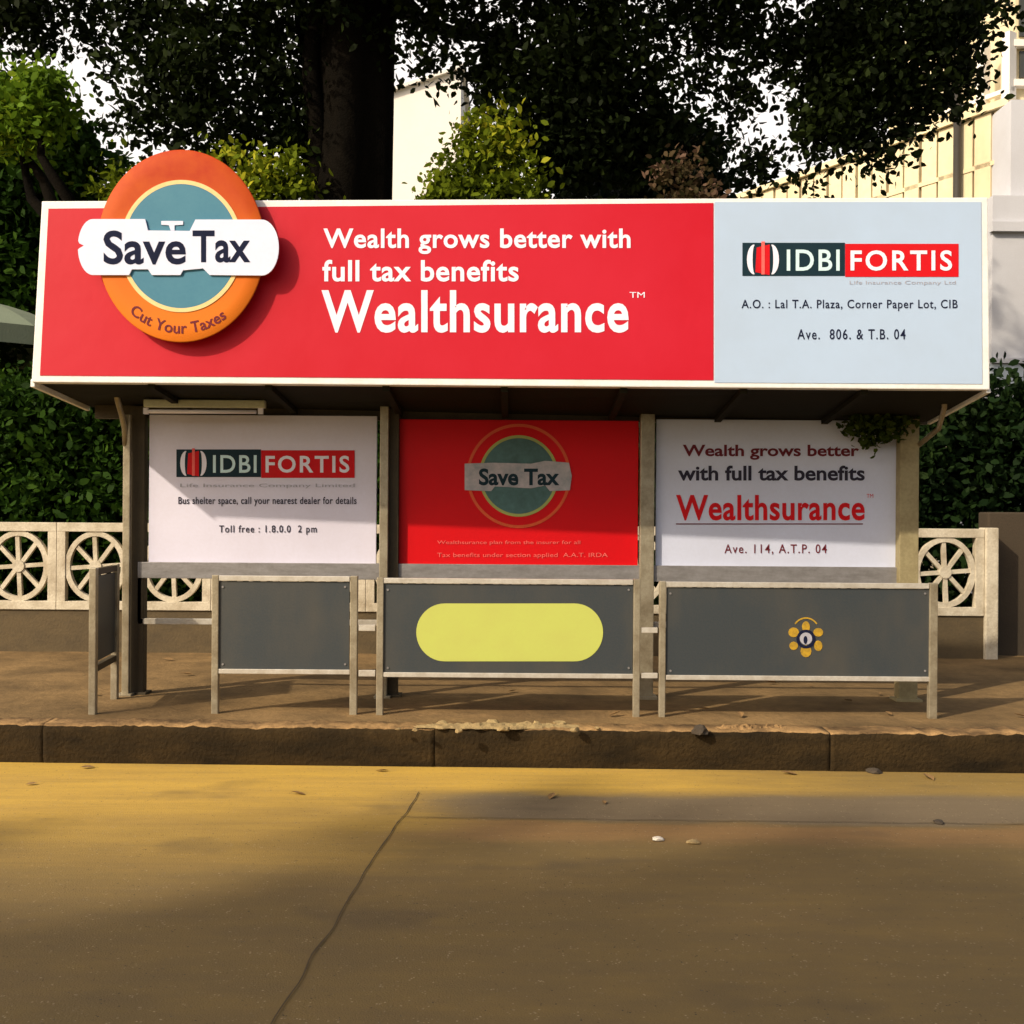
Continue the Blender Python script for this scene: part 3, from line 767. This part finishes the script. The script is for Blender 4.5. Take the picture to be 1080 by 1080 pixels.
mb = MB(); mb.box((-9.6, FD + 0.02, PAVE - 0.1), (xr + 0.02, FD + 0.16, zB - 0.001)); mb.build('plinth', M['base_wall'], root=fence)
mb = MB(); mb.box((xr + 0.002, FD - 0.03, PAVE - 0.1), (FX(1052), FD + 0.16, zT + 0.012), 0.012); mb.build('end_pillar', M['lattice'], root=fence)
mb = MB(); mb.box((FX(1052) + 0.01, FD + 0.25, 0.1), (FX(1052) + 9, FD + 0.5, P(1070, 540, FD).z), 0.02)
bw = mb.build('boundary_wall', M['brown_wall']); tag(bw, 'plain brown plastered wall beyond the fence end pillar', 'wall')

# ------------------------------------------------------------------ foliage
def leaf_mesh(name, pts, size, seed, mat, up=0.3, droop=0.0):
    r = np.random.default_rng(seed)
    n = len(pts)
    nrm = r.normal(size=(n, 3)); nrm[:, 2] += up; nrm /= np.linalg.norm(nrm, axis=1)[:, None]
    a = r.normal(size=(n, 3)); a[:, 2] -= droop
    a -= (a * nrm).sum(1)[:, None] * nrm; a /= np.linalg.norm(a, axis=1)[:, None]
    b = np.cross(nrm, a)
    s = size * r.uniform(0.6, 1.35, n)[:, None]
    p = np.asarray(pts)
    v = np.empty((n, 6, 3))
    lift = nrm * s * 0.05
    v[:, 0] = p - a * s * 0.5
    v[:, 1] = p - a * s * 0.18 + b * s * 0.27 + lift
    v[:, 2] = p + a * s * 0.20 + b * s * 0.23 + lift
    v[:, 3] = p + a * s * 0.5 - lift
    v[:, 4] = p + a * s * 0.20 - b * s * 0.23 + lift
    v[:, 5] = p - a * s * 0.18 - b * s * 0.27 + lift
    me = bpy.data.meshes.new(name)
    me.vertices.add(n * 6); me.loops.add(n * 6); me.polygons.add(n)
    me.vertices.foreach_set('co', v.reshape(-1).astype(np.float32))
    me.loops.foreach_set('vertex_index', np.arange(n * 6, dtype=np.int32))
    me.polygons.foreach_set('loop_start', np.arange(0, n * 6, 6, dtype=np.int32))
    me.polygons.foreach_set('loop_total', np.full(n, 6, dtype=np.int32))
    me.update(); me.validate()
    me.materials.append(mat)
    return me
def clump_points(blobs, spread, per, seed, shell=0.45):
    """blobs: (centre, radii, clumps).  Clumps of leaves through each ellipsoid, denser towards its skin."""
    r = np.random.default_rng(seed); out = []
    for c, rad, n in blobs:
        d = r.normal(size=(n, 3)); d /= np.linalg.norm(d, axis=1)[:, None]
        q = r.uniform(0, 1, n) ** shell
        wob = 1 + 0.22 * np.sin(d[:, 0] * 5 + seed) * np.cos(d[:, 2] * 6 + seed * 0.7)
        q = np.where(r.uniform(0, 1, n) < 0.14, q * r.uniform(1.1, 1.55, n), q)     # stray sprays beyond the outline
        cen = np.array(c) + d * (q * wob)[:, None] * np.array(rad)
        k = r.poisson(per, n)
        idx = np.repeat(np.arange(n), k)
        out.append(cen[idx] + r.normal(size=(len(idx), 3)) * spread * r.uniform(0.5, 1.2, (n, 1))[idx])
    return np.vstack(out)
def branch(mb, a, b, r0, r1, wob=0.15, seed=0, n=7, seg=8):
    a, b = Vector(a), Vector(b); rr = random.Random(seed)
    ph = rr.uniform(0, 6)
    pts = []
    for i in range(n + 1):
        t = i / n
        p = a.lerp(b, t)
        k = math.sin(t * math.pi)
        p += Vector((math.sin(ph + t * 5), math.cos(ph * 1.7 + t * 4), math.sin(ph * 0.6 + t * 6) * 0.5)) * wob * k
        pts.append(p)
    mb.tube(pts, [r0 + (r1 - r0) * (i / n) for i in range(n + 1)], seg)
    return pts
def trunk_flare(mb, x, y, z0, z1, r, seed=0, lean=(0, 0), flare=1.5, seg=22):
    """tall trunk with fluted, irregular section"""
    bm = mb.bm; rows = []; n = 16
    for i in range(n + 1):
        t = i / n; z = z0 + (z1 - z0) * t
        rad = r * (1 + (flare - 1) * math.exp(-t * 6)) * (1 - 0.12 * t)
        cx = x + lean[0] * t + 0.05 * math.sin(t * 5 + seed); cy = y + lean[1] * t
        row = []
        for k in range(seg):
            a = 2 * math.pi * k / seg
            q = rad * (1 + 0.12 * math.sin(a * 5 + seed + t * 2) + 0.08 * noise.noise(Vector((math.cos(a) * 2, math.sin(a) * 2, t * 6 + seed))))
            row.append(bm.verts.new((cx + q * math.cos(a), cy + q * math.sin(a), z)))
        rows.append(row)
    for A, B in zip(rows, rows[1:]):
        for k in range(seg):
            f = bm.faces.new((A[k], A[(k + 1) % seg], B[(k + 1) % seg], B[k])); f.smooth = True
    bm.faces.new(rows[-1])

# the big dark tree just behind the fence
BD = 13.6
big = empty('shade_tree', (P(372, 300, BD).x, BD, 0.2), 'huge dark shade tree whose broad trunk rises behind the red sign', 'tree', 'trees behind the fence')
tx = P(372, 200, BD).x
mb = MB(); trunk_flare(mb, tx, BD, 0.0, P(372, -70, BD).z, 0.56, 2, flare=1.5)
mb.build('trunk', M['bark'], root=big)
fork = Vector((tx, BD, P(372, -50, BD).z))
limb_ends = []
for i, (px, py, dD, r0) in enumerate([(395, -300, 0.2, 0.40), (310, -260, -0.4, 0.30), (110, -60, -0.6, 0.16), (600, -60, -0.5, 0.22), (820, -70, 0.5, 0.18), (200, 30, 0.6, 0.11), (570, 60, 0.8, 0.13)]):
    mb = MB(); e = P(px, py, BD + dD)
    pts = branch(mb, fork + Vector((0, 0, -0.25 - 0.1 * (i % 3))), e, r0, r0 * 0.35, 0.18, i + 3, 9, 10)
    rr = random.Random(i)
    for k in range(5):
        s = pts[rr.randint(4, 9)]
        branch(mb, s, s + Vector((rr.uniform(-1.2, 1.2), rr.uniform(-0.7, 0.7), rr.uniform(-0.8, 0.9))), 0.045, 0.012, 0.1, k + i * 9, 5, 6)
    mb.build('limb', M['bark'], root=big)
mb = MB(); branch(mb, P(330, 215, BD - 0.2), P(338, -20, BD - 0.3), 0.13, 0.10, 0.1, 21, 9, 10); mb.build('limb', M['bark'], root=big)
mb = MB(); branch(mb, P(345, 250, BD + 0.1), P(318, -40, BD + 0.2), 0.12, 0.08, 0.12, 31, 9, 10); mb.build('limb', M['bark'], root=big)
def bl(px, py, D, rx, ry, n, rd=None):
    return (tuple(P(px, py, D)), (rx * D / F, (rd if rd else 0.7 * (rx + ry) / 2 * D / F), ry * D / F), n)
blobs = [
    bl(30, 5, 13.2, 110, 42, 60), bl(-60, -20, 13.4, 110, 70, 80), bl(120, 20, 13.3, 60, 40, 30),
    bl(215, 60, 13.1, 95, 75, 105), bl(180, 130, 13.4, 45, 40, 26), bl(290, 90, 13.6, 50, 85, 62), bl(172, 60, 13.4, 34, 60, 24), bl(128, 110, 13.4, 10, 20, 3), bl(310, 150, 13.4, 25, 40, 20),
    bl(250, 140, 13.3, 45, 30, 24),
    bl(350, -20, 13.0, 130, 50, 60), bl(470, 20, 13.4, 60, 40, 26), bl(445, 65, 13.4, 30, 16, 7), bl(525, 80, 13.6, 32, 60, 42),
    bl(620, 60, 13.2, 95, 95, 240), bl(590, 140, 13.4, 62, 58, 120), bl(670, 150, 13.6, 55, 55, 60),
    bl(750, 30, 13.4, 85, 48, 70), bl(780, 120, 13.6, 66, 50, 13), bl(800, 180, 13.7, 48, 18, 9), bl(700, 160, 13.5, 40, 40, 40),
    bl(890, 60, 13.2, 80, 60, 120), bl(900, 15, 13.2, 110, 40, 70), bl(985, 40, 13.3, 58, 42, 62), bl(905, 120, 13.3, 46, 34, 56), bl(965, 104, 13.3, 42, 26, 36), bl(930, 160, 13.3, 30, 16, 7), bl(1010, 85, 13.3, 22, 18, 9), bl(865, 130, 13.4, 30, 34, 24), bl(1030, 5, 13.4, 40, 34, 26),
    bl(540, -90, 12.8, 520, 60, 420, 2.2), bl(300, -190, 12.8, 520, 80, 420, 2.4), bl(700, -190, 12.8, 420, 90, 360, 2.4),
]
pts = clump_points(blobs, 0.17, 30, 7, 0.5)
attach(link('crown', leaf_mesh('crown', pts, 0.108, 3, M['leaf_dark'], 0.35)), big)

def simple_tree(name, label, D, blobs, mat, trunk_px, seed, per=34, size=0.13, spread=0.16, tr=0.18, group='trees behind the fence', shell=0.5):
    base = P(trunk_px[0], 600, D); base.z = 0.2
    t = empty(name, base, label, 'tree', group)
    mb = MB(); trunk_flare(mb, base.x, D, 0.0, P(0, trunk_px[1], D).z, tr, seed, flare=1.5, seg=12)
    top = Vector((base.x, D, P(0, trunk_px[1], D).z - 0.1))
    for i, (c, rad, n) in enumerate(blobs):
        branch(mb, top, c, tr * 0.55, 0.02, 0.15, seed + i, 6, 7)
    mb.build('trunk', M['bark'], root=t)
    pts = clump_points(blobs, spread, per, seed, shell)
    attach(link('crown', leaf_mesh('crown', pts, size, seed, mat, 0.35)), t)
    return t
D = 15.5
simple_tree('leafy_tree', 'bushy tree with bright green top at the left edge behind the sign', D,
            [bl(20, 190, D, 78, 60, 220), bl(-60, 220, D, 110, 110, 330), bl(20, 280, D, 85, 90, 260), bl(-40, 370, D, 110, 70, 240), bl(70, 180, D - 0.3, 30, 45, 60)], M['leaf_hedge'], (-30, 330), 12, 36, 0.15, 0.17)
D = 12.5
simple_tree('leafy_tree', 'light green tree catching the sun in the upper left corner', D,
            [bl(46, 108, D, 26, 28, 44), bl(-20, 105, D, 34, 26, 50), bl(8, 132, D, 56, 22, 60)], M['leaf_fresh'], (75, 260), 14, 34, 0.105, 0.12)
D = 12.75
simple_tree('leafy_tree', 'yellow-green tree top showing between the round badge and the trunk', D,
            [bl(265, 195, D, 30, 30, 22), bl(305, 192, D, 30, 32, 26), bl(235, 165, D, 14, 16, 5), bl(130, 200, D, 35, 22, 20), bl(230, 250, D, 90, 40, 60)], M['leaf_yellow'], (250, 320), 15, 30, 0.10, 0.11)
D = 12.85
simple_tree('leafy_tree', 'yellow-leaved small tree right of the dark trunk above the sign', D,
            [bl(470, 205, D, 46, 26, 40), bl(500, 165, D, 26, 34, 26), bl(525, 150, D, 22, 30, 16), bl(540, 200, D, 35, 40, 36), bl(490, 260, D, 70, 50, 60)], M['leaf_yellow'], (490, 320), 16, 30, 0.095, 0.12)
D = 16.5
simple_tree('leafy_tree', 'deep green round tree behind the middle of the sign', D,
            [bl(720, 185, D, 50, 55, 150), bl(660, 200, D, 70, 60, 200), bl(700, 260, D, 120, 60, 200)], M['leaf_deep'], (700, 330), 17, 36, 0.14, 0.16)
D = 12.7
simple_tree('flowering_tree', 'small reddish-leaved tree top showing over the join of the red and white sign panels', D,
            [bl(712, 184, D, 26, 16, 14), bl(735, 215, D, 34, 24, 30)], M['leaf_pink'], (725, 300), 18, 26, 0.085, 0.11)

# hedges right behind the fence
def hedge(label, px0, px1, ytop, D, mat, seed, n):
    x0, x1 = P(px0, 500, D).x, P(px1, 500, D).x
    h = empty('hedge', ((x0 + x1) / 2, D, 0.2), label, 'hedge', 'hedges behind the fence')
    zt = P(540, ytop, D).z
    r = np.random.default_rng(seed)
    mb = MB(); k = int((x1 - x0) / 0.5)
    for i in range(k + 1):
        x = x0 + (x1 - x0) * i / k
        branch(mb, (x, D, 0.1), (x + r.uniform(-0.2, 0.2), D + r.uniform(-0.2, 0.2), zt - 0.5), 0.035, 0.01, 0.1, i, 5, 6)
    mb.build('stem', M['bark'], root=h)
    u = r.uniform(0, 1, n); px = x0 + (x1 - x0) * u
    zz = r.uniform(0, 1, n) ** 0.8
    top = zt + 0.28 * np.sin(px * 1.7 + seed) + 0.2 * np.sin(px * 4.1)
    pz = 0.25 + (top - 0.25) * zz
    py = D + r.uniform(-0.6, 0.9, n) * (1 - 0.3 * zz)
    c = np.stack([px, py, pz], 1)
    idx = np.repeat(np.arange(n), 34)
    p = c[idx] + r.normal(size=(len(idx), 3)) * 0.14
    attach(link('foliage', leaf_mesh('foliage', p, 0.11, seed, mat, 0.4)), h)
hedge('mid green hedge above the wheel fence left of the shelter', -110, 500, 425, 12.5, M['leaf_hedge'], 41, 2300)
hedge('dark green hedge above the wheel fence right of the shelter', 560, 1200, 418, 12.6, M['leaf_deep'], 42, 2000)

# far mass of garden greenery behind everything
r_ = np.random.default_rng(90)
n_ = 1500
cx_ = r_.uniform(-26, 26, n_); cy_ = r_.uniform(25, 28, n_); cz_ = r_.uniform(0.2, 1, n_) * (4.2 + 0.7 * np.sin(cx_ * 0.6) + 0.4 * np.sin(cx_ * 1.7))
ix_ = np.repeat(np.arange(n_), 26)
tl = link('distant_treeline', leaf_mesh('distant_treeline', np.stack([cx_, cy_, cz_], 1)[ix_] + r_.normal(size=(len(ix_), 3)) * 0.3, 0.42, 91, M['leaf_deep'], 0.4))
tag(tl, kind='stuff')

# creeper hanging from the canopy over the right-hand advert
cr = empty('hanging_creeper', P(915, 440, 8.5), 'small leafy creeper hanging over the top right corner of the right-hand advert', 'creeper')
mb = MB()
for i, (px, py) in enumerate(((905, 466), (921, 470), (936, 462), (893, 452))):
    branch(mb, P(915 + i * 6, 424, 8.5), P(px, py, 8.46), 0.008, 0.004, 0.04, i, 5, 5)
mb.build('stem', M['bark'], root=cr)
pts = clump_points([bl(910, 440, 8.46, 20, 20, 60, 0.06), bl(920, 462, 8.46, 16, 9, 14, 0.05), bl(940, 446, 8.45, 22, 15, 36, 0.06)], 0.035, 9, 5, 0.5)
attach(link('foliage', leaf_mesh('foliage', pts, 0.06, 6, M['leaf_creeper'], 0.1)), cr)

# street trees outside the frame on the near side: they shade the road
def near_tree(label, c, rad, n, seed, size=0.2):
    t = empty('street_tree', (c[0], c[1], 0.0), label, 'tree', 'street trees beyond the frame')
    mb = MB(); trunk_flare(mb, c[0], c[1], -0.05, c[2] - rad[2] * 0.5, 0.2, seed, seg=12)
    for k in range(6):
        a = k * math.pi / 3 + seed
        branch(mb, (c[0], c[1], c[2] - rad[2] * 0.6), (c[0] + rad[0] * 0.7 * math.cos(a), c[1] + rad[1] * 0.7 * math.sin(a), c[2] + rad[2] * 0.2), 0.09, 0.02, 0.15, seed + k, 6, 7)
    mb.build('trunk', M['bark'], root=t)
    pts = clump_points([(c, rad, n)], 0.2, 30, seed, 0.6)
    attach(link('crown', leaf_mesh('crown', pts, size, seed, M['leaf_hedge'], 0.5)), t)
near_tree('tall street tree across the road behind the viewer', (-15.1, -13.2, 14.0), (6.5, 4.9, 2.4), 1700, 61, 0.26)

# ------------------------------------------------------------------ buildings behind
def build_right():
    b = empty('apartment_building', P(1000, 560, 22) * 1.0, 'cream building with upright fins and railings behind the sign at right', 'building')
    b.location.z = 0.2
    A, B = P(862, 300, 24.0), P(1066, 300, 20.0)
    A.z = B.z = 0
    u = (B - A).normalized(); nrm = Vector((u.y, -u.x, 0))
    L = (B - A).length
    zt = P(1060, 98, 20.1).z
    def slab(name, s0, s1, z0, z1, d0, d1, mat, bev=0.0):
        mb = MB(); p = []
        for z in (z0, z1):
            for s, d in ((s0, d0), (s1, d0), (s1, d1), (s0, d1)):
                q = A + u * s + nrm * d; p.append(Vector((q.x, q.y, z)))
        mb.hexa(p, bev); return mb.build(name, mat, root=b)
    slab('wall', -3.0, L, 0.0, zt - 0.25, -0.4, -6.0, M['cream'])
    slab('parapet', -3.0, L - 0.01, zt - 0.25, zt - 0.12, 0.10, -6.0, M['cream'])
    slab('ledge', -3.0, L - 0.02, zt - 1.25, zt - 1.17, 0.02, -0.395, M['cream'])
    pitch = 0.40; n = int((L + 2.4) / pitch)
    for k in range(n):
        s = L - 0.02 - k * pitch
        slab("fin", s - 0.345, s, 2.0, zt - 0.26, 0.0 + 0.02 * (k % 2), -0.39, M['cream'], 0.01)
    for s in (L - 0.55, L - 0.02):
        slab('column', s - 0.16, s, zt - 0.12, zt + 1.1, 0.05, -0.15, M['cream_pale'])
    slab('handrail', L - 2.2, L - 0.02, zt + 0.02, zt + 0.10, 0.0, -0.10, M['cream_pale'])
    mb = MB(); q = A + u * (L - 1.06) + nrm * 0.12
    mb.tube([Vector((q.x, q.y, 0.2)), Vector((q.x, q.y, zt + 0.5))], 0.075, 10); mb.build('drain_pipe', M['pipe'], root=b)
    # plain grey-white wing nearer to us
    mb = MB(); a = P(1047, 206, 19.4); c = P(1300, 206, 19.4); mb.box((a.x, 19.4, 0), (c.x, 27, a.z)); mb.build('side_wing', M['grey_wall'], root=b)
    mb = MB(); a = P(1066.5, 105, 19.6); mb.box((a.x, 19.6, P(1066, 206, 19.4).z), (c.x, 27, a.z)); mb.build('side_wing', M['grey_wall'], root=b)
    for y0, y1, m in ((234, 244, 'grey_wall'), (378, 383, 'grey_wall'), (384, 405, 'blue_band')):
        mb = MB(); mb.box((P(1046, y0, 19.33).x, 19.30 if y0 != 384 else 19.36, P(1060, y0, 19.33).z), (c.x, 19.45, P(1060, y1, 19.33).z)); mb.build('cornice', M[m], root=b)
    mb = MB(); mb.box((P(1071, 0, 20.2).x, 20.2, P(1071, 104, 20).z), (c.x, 27, P(1071, -120, 20).z)); mb.build('upper_storey', M['cream'], root=b)
    for y in (-60, 40, 82):
        mb = MB(); mb.box((P(1070, y, 20.05).x, 20.05, P(1071, y, 20).z), (c.x, 20.25, P(1071, y + 7, 20).z)); mb.build('ledge', M['cream_pale'], root=b)
    for y0, y1 in ((-50, 34), (50, 78)):
        mb = MB(); mb.box((P(1076, y0, 20.15).x, 20.15, P(1071, y0, 20).z), (P(1130, y0, 20.15).x, 20.3, P(1071, y1, 20).z)); mb.build('window', M['pane'], root=b)
build_right()
def build_mid():
    D = 33.0
    b = empty('pale_building', P(430, 560, D), 'pale sunlit building glimpsed right of the dark trunk', 'building')
    b.location.z = 0.2
    x0, x1 = P(345, 100, D).x, P(486, 100, D).x
    zl, zr = P(430, 102, D).z, P(486, 72, D).z
    mb = MB(); mb.hexa([Vector((x0, D, 0)), Vector((x1, D, 0)), Vector((x1, D + 8, 0)), Vector((x0, D + 8, 0)),
                        Vector((x0, D, zl - 0.6)), Vector((x1, D, zr)), Vector((x1, D + 8, zr)), Vector((x0, D + 8, zl - 0.6))])
    wall = mb.build('wall', M['cream_pale'], root=b)
    mb = MB(); mb.hexa([Vector((x0 - 0.2, D - 0.15, zl - 0.597)), Vector((x1 + 0.15, D - 0.15, zr + 0.003)), Vector((x1 + 0.15, D + 8, zr + 0.003)), Vector((x0 - 0.2, D + 8, zl - 0.597)),
                        Vector((x0 - 0.2, D - 0.15, zl - 0.5)), Vector((x1 + 0.15, D - 0.15, zr + 0.1)), Vector((x1 + 0.15, D + 8, zr + 0.1)), Vector((x0 - 0.2, D + 8, zl - 0.5))])
    mb.build('roof', M['cream_pale'], root=b)
build_mid()

# parasol over the hedge at the left edge
PD = 13.6
ap = P(-30, 316, PD)
um = empty('garden_parasol', (ap.x, PD, 0.2), 'pale green parasol showing above the hedge beside the sign', 'parasol')
mb = MB(); nseg = 10; rad = 120 * PD / F; zr_ = P(-30, 374, PD).z
rows = []
for j in range(7):
    t = j / 6
    rows.append([mb.bm.verts.new((ap.x + rad * t * math.cos(2 * math.pi * k / nseg), PD + rad * t * math.sin(2 * math.pi * k / nseg), ap.z + (zr_ + 0.22 - ap.z) * (t ** 1.6))) if j else None for k in range(nseg)])
tip = mb.bm.verts.new(ap)
for k in range(nseg): mb.bm.faces.new((tip, rows[1][k], rows[1][(k + 1) % nseg]))
for A, B in zip(rows[1:], rows[2:]):
    for k in range(nseg): mb.bm.faces.new((A[k], B[k], B[(k + 1) % nseg], A[(k + 1) % nseg]))
low = [mb.bm.verts.new((ap.x + rad * math.cos(2 * math.pi * k / nseg), PD + rad * math.sin(2 * math.pi * k / nseg), zr_)) for k in range(nseg)]
for k in range(nseg): mb.bm.faces.new((rows[-1][k], low[k], low[(k + 1) % nseg], rows[-1][(k + 1) % nseg]))
mb.build('canopy', M['canvas'], root=um)
mb = MB(); mb.tube([(ap.x, PD, 0.15), (ap.x, PD, ap.z + 0.08)], 0.03, 10); mb.build('pole', M['dark_steel'], root=um)

# ------------------------------------------------------------------ small things on pavement and road
def lump(name, loc, size, mat, label, cat, group, seed, flat_=0.5):
    bm = bmesh.new(); bmesh.ops.create_icosphere(bm, subdivisions=2, radius=1.0)
    for v in bm.verts:
        k = 1 + 0.35 * noise.noise(v.co * 1.3 + Vector((seed * 3.1, 0, 0))) + 0.12 * noise.noise(v.co * 3.7 + Vector((seed, 5, 0)))
        v.co = Vector((v.co.x * size * k * 1.2, v.co.y * size * k, max(v.co.z, -0.35) * size * flat_ * k))
    bmesh.ops.rotate(bm, verts=bm.verts, cent=(0, 0, 0), matrix=Matrix.Rotation(seed * 1.3, 3, 'Z'))
    me = bpy.data.meshes.new(name); bm.to_mesh(me); bm.free()
    o = link(name, me, mat); o.location = loc
    return tag(o, label, cat, group)
def on_z(px, py, z):
    d = ray(px, py); t = (z - ZC) / d.z
    return Vector((d.x * t, t, z))
rr = random.Random(77)
def crust(px0, px1, py, hw, mat, label, seed):
    bm = bmesh.new(); n = 46; rows = []
    for i in range(n + 1):
        t = i / n; px = px0 + (px1 - px0) * t
        c = on_z(px, py, PAVE + 0.008)
        wd = hw * (0.25 + 0.9 * math.sin(math.pi * min(1, max(0, t))) ** 0.5) * (0.7 + 0.7 * abs(noise.noise(Vector((t * 9, seed, 0)))))
        row = []
        for j in range(7):
            u = j / 6 * 2 - 1
            h = (1 - u * u) * (0.014 + 0.030 * max(0, noise.noise(Vector((t * 17, u * 2.3, seed))) + 0.25)) * math.sin(math.pi * t) ** 0.4
            row.append(bm.verts.new((c.x, c.y + u * wd + 0.02 * noise.noise(Vector((t * 22, u, seed + 4))), c.z + h)))
        rows.append(row)
    for A, B in zip(rows, rows[1:]):
        for j in range(6): bm.faces.new((A[j], B[j], B[j + 1], A[j + 1]))
    me = bpy.data.meshes.new('mortar_crust'); bm.to_mesh(me); bm.free()
    return tag(link('mortar_crust', me, mat), label, 'mortar')
crust(436, 614, 766.5, 0.085, M['stone'], 'pale crust of broken mortar on the kerb in front of the oval-marked railing', 3)
crust(752, 830, 768, 0.05, M['kerb_top'], 'brownish crust of mortar on the kerb below the emblem railing', 8)
rub = [(438, 770, .020), (466, 764, .034), (484, 771, .022), (519, 762, .042), (531, 769, .030), (566, 764, .024), (590, 763, .036), (606, 770, .026), (630, 768, .014), (420, 769, .014)]
for i, (x, y, s) in enumerate(rub):
    p = on_z(x, y, PAVE + 0.016)
    lump('rubble_stone', p, s * 1.1, M['stone'], 'pale broken concrete lump on the kerb in front of the oval-marked railing', 'rubble', 'broken concrete lumps on the kerb', i + 1, 0.5 + 0.2 * (i % 3))
lump('dark_stone', on_z(738, 771, PAVE + 0.012), 0.045, M['dark_stone'], 'dark lump on the kerb below the left end of the emblem railing', 'stone', None, 31, 0.9)
lump('asphalt_lump', on_z(922, 814, 0.006), 0.05, M['dark_stone'], 'dark lump lying in the gutter against the kerb at right', 'stone', None, 33, 0.5)
lump('paper_scrap', on_z(694, 885, 0.008), 0.026, M['litter'], 'small white scrap lying on the road right of centre', 'litter', None, 34, 0.5)
lump('road_pebble', on_z(731, 888, 0.006), 0.03, M['stone'], 'tan pebble on the road just right of the white scrap', 'pebble', None, 36, 0.4)
lump('road_pebble', on_z(990, 867, 0.006), 0.03, M['dark_stone'], 'dark flat pebble on the road at the far right', 'pebble', None, 35, 0.4)
def leaf_litter(n):
    base = None
    for i in range(n):
        if base is None:
            bm = bmesh.new(); c = [(-0.05, 0, 0.004), (-0.015, 0.022, 0.010), (0.02, 0.02, 0.012), (0.055, 0, 0.006), (0.02, -0.02, 0.012), (-0.015, -0.022, 0.010)]
            v = [bm.verts.new(q) for q in c]; m0 = bm.verts.new((0, 0, 0.003))
            for k in range(6): bm.faces.new((m0, v[k], v[(k + 1) % 6]))
            me = bpy.data.meshes.new('fallen_leaf'); bm.to_mesh(me); bm.free(); me.materials.append(M['dry_leaf'])
            o = base = bpy.data.objects.new('fallen_leaf', me)
        else: o = base.copy()
        COL.objects.link(o)
        if rr.random() < 0.72:
            x = rr.uniform(-4, 4); y = rr.uniform(7.55, 10.8); z = PAVE + 0.012
        else:
            x = rr.uniform(-3.6, 3.6); y = rr.uniform(6.3, 7.15); z = 0.006
        o.location = (x, y, z); o.rotation_euler = (rr.uniform(-0.2, 0.2), rr.uniform(-0.2, 0.2), rr.uniform(0, 6.28))
        s = rr.uniform(0.6, 1.2); o.scale = (s, s, s)
        tag(o, 'small dry brown leaf lying on the dusty ground near the shelter', 'leaf', 'fallen dry leaves')
leaf_litter(26)
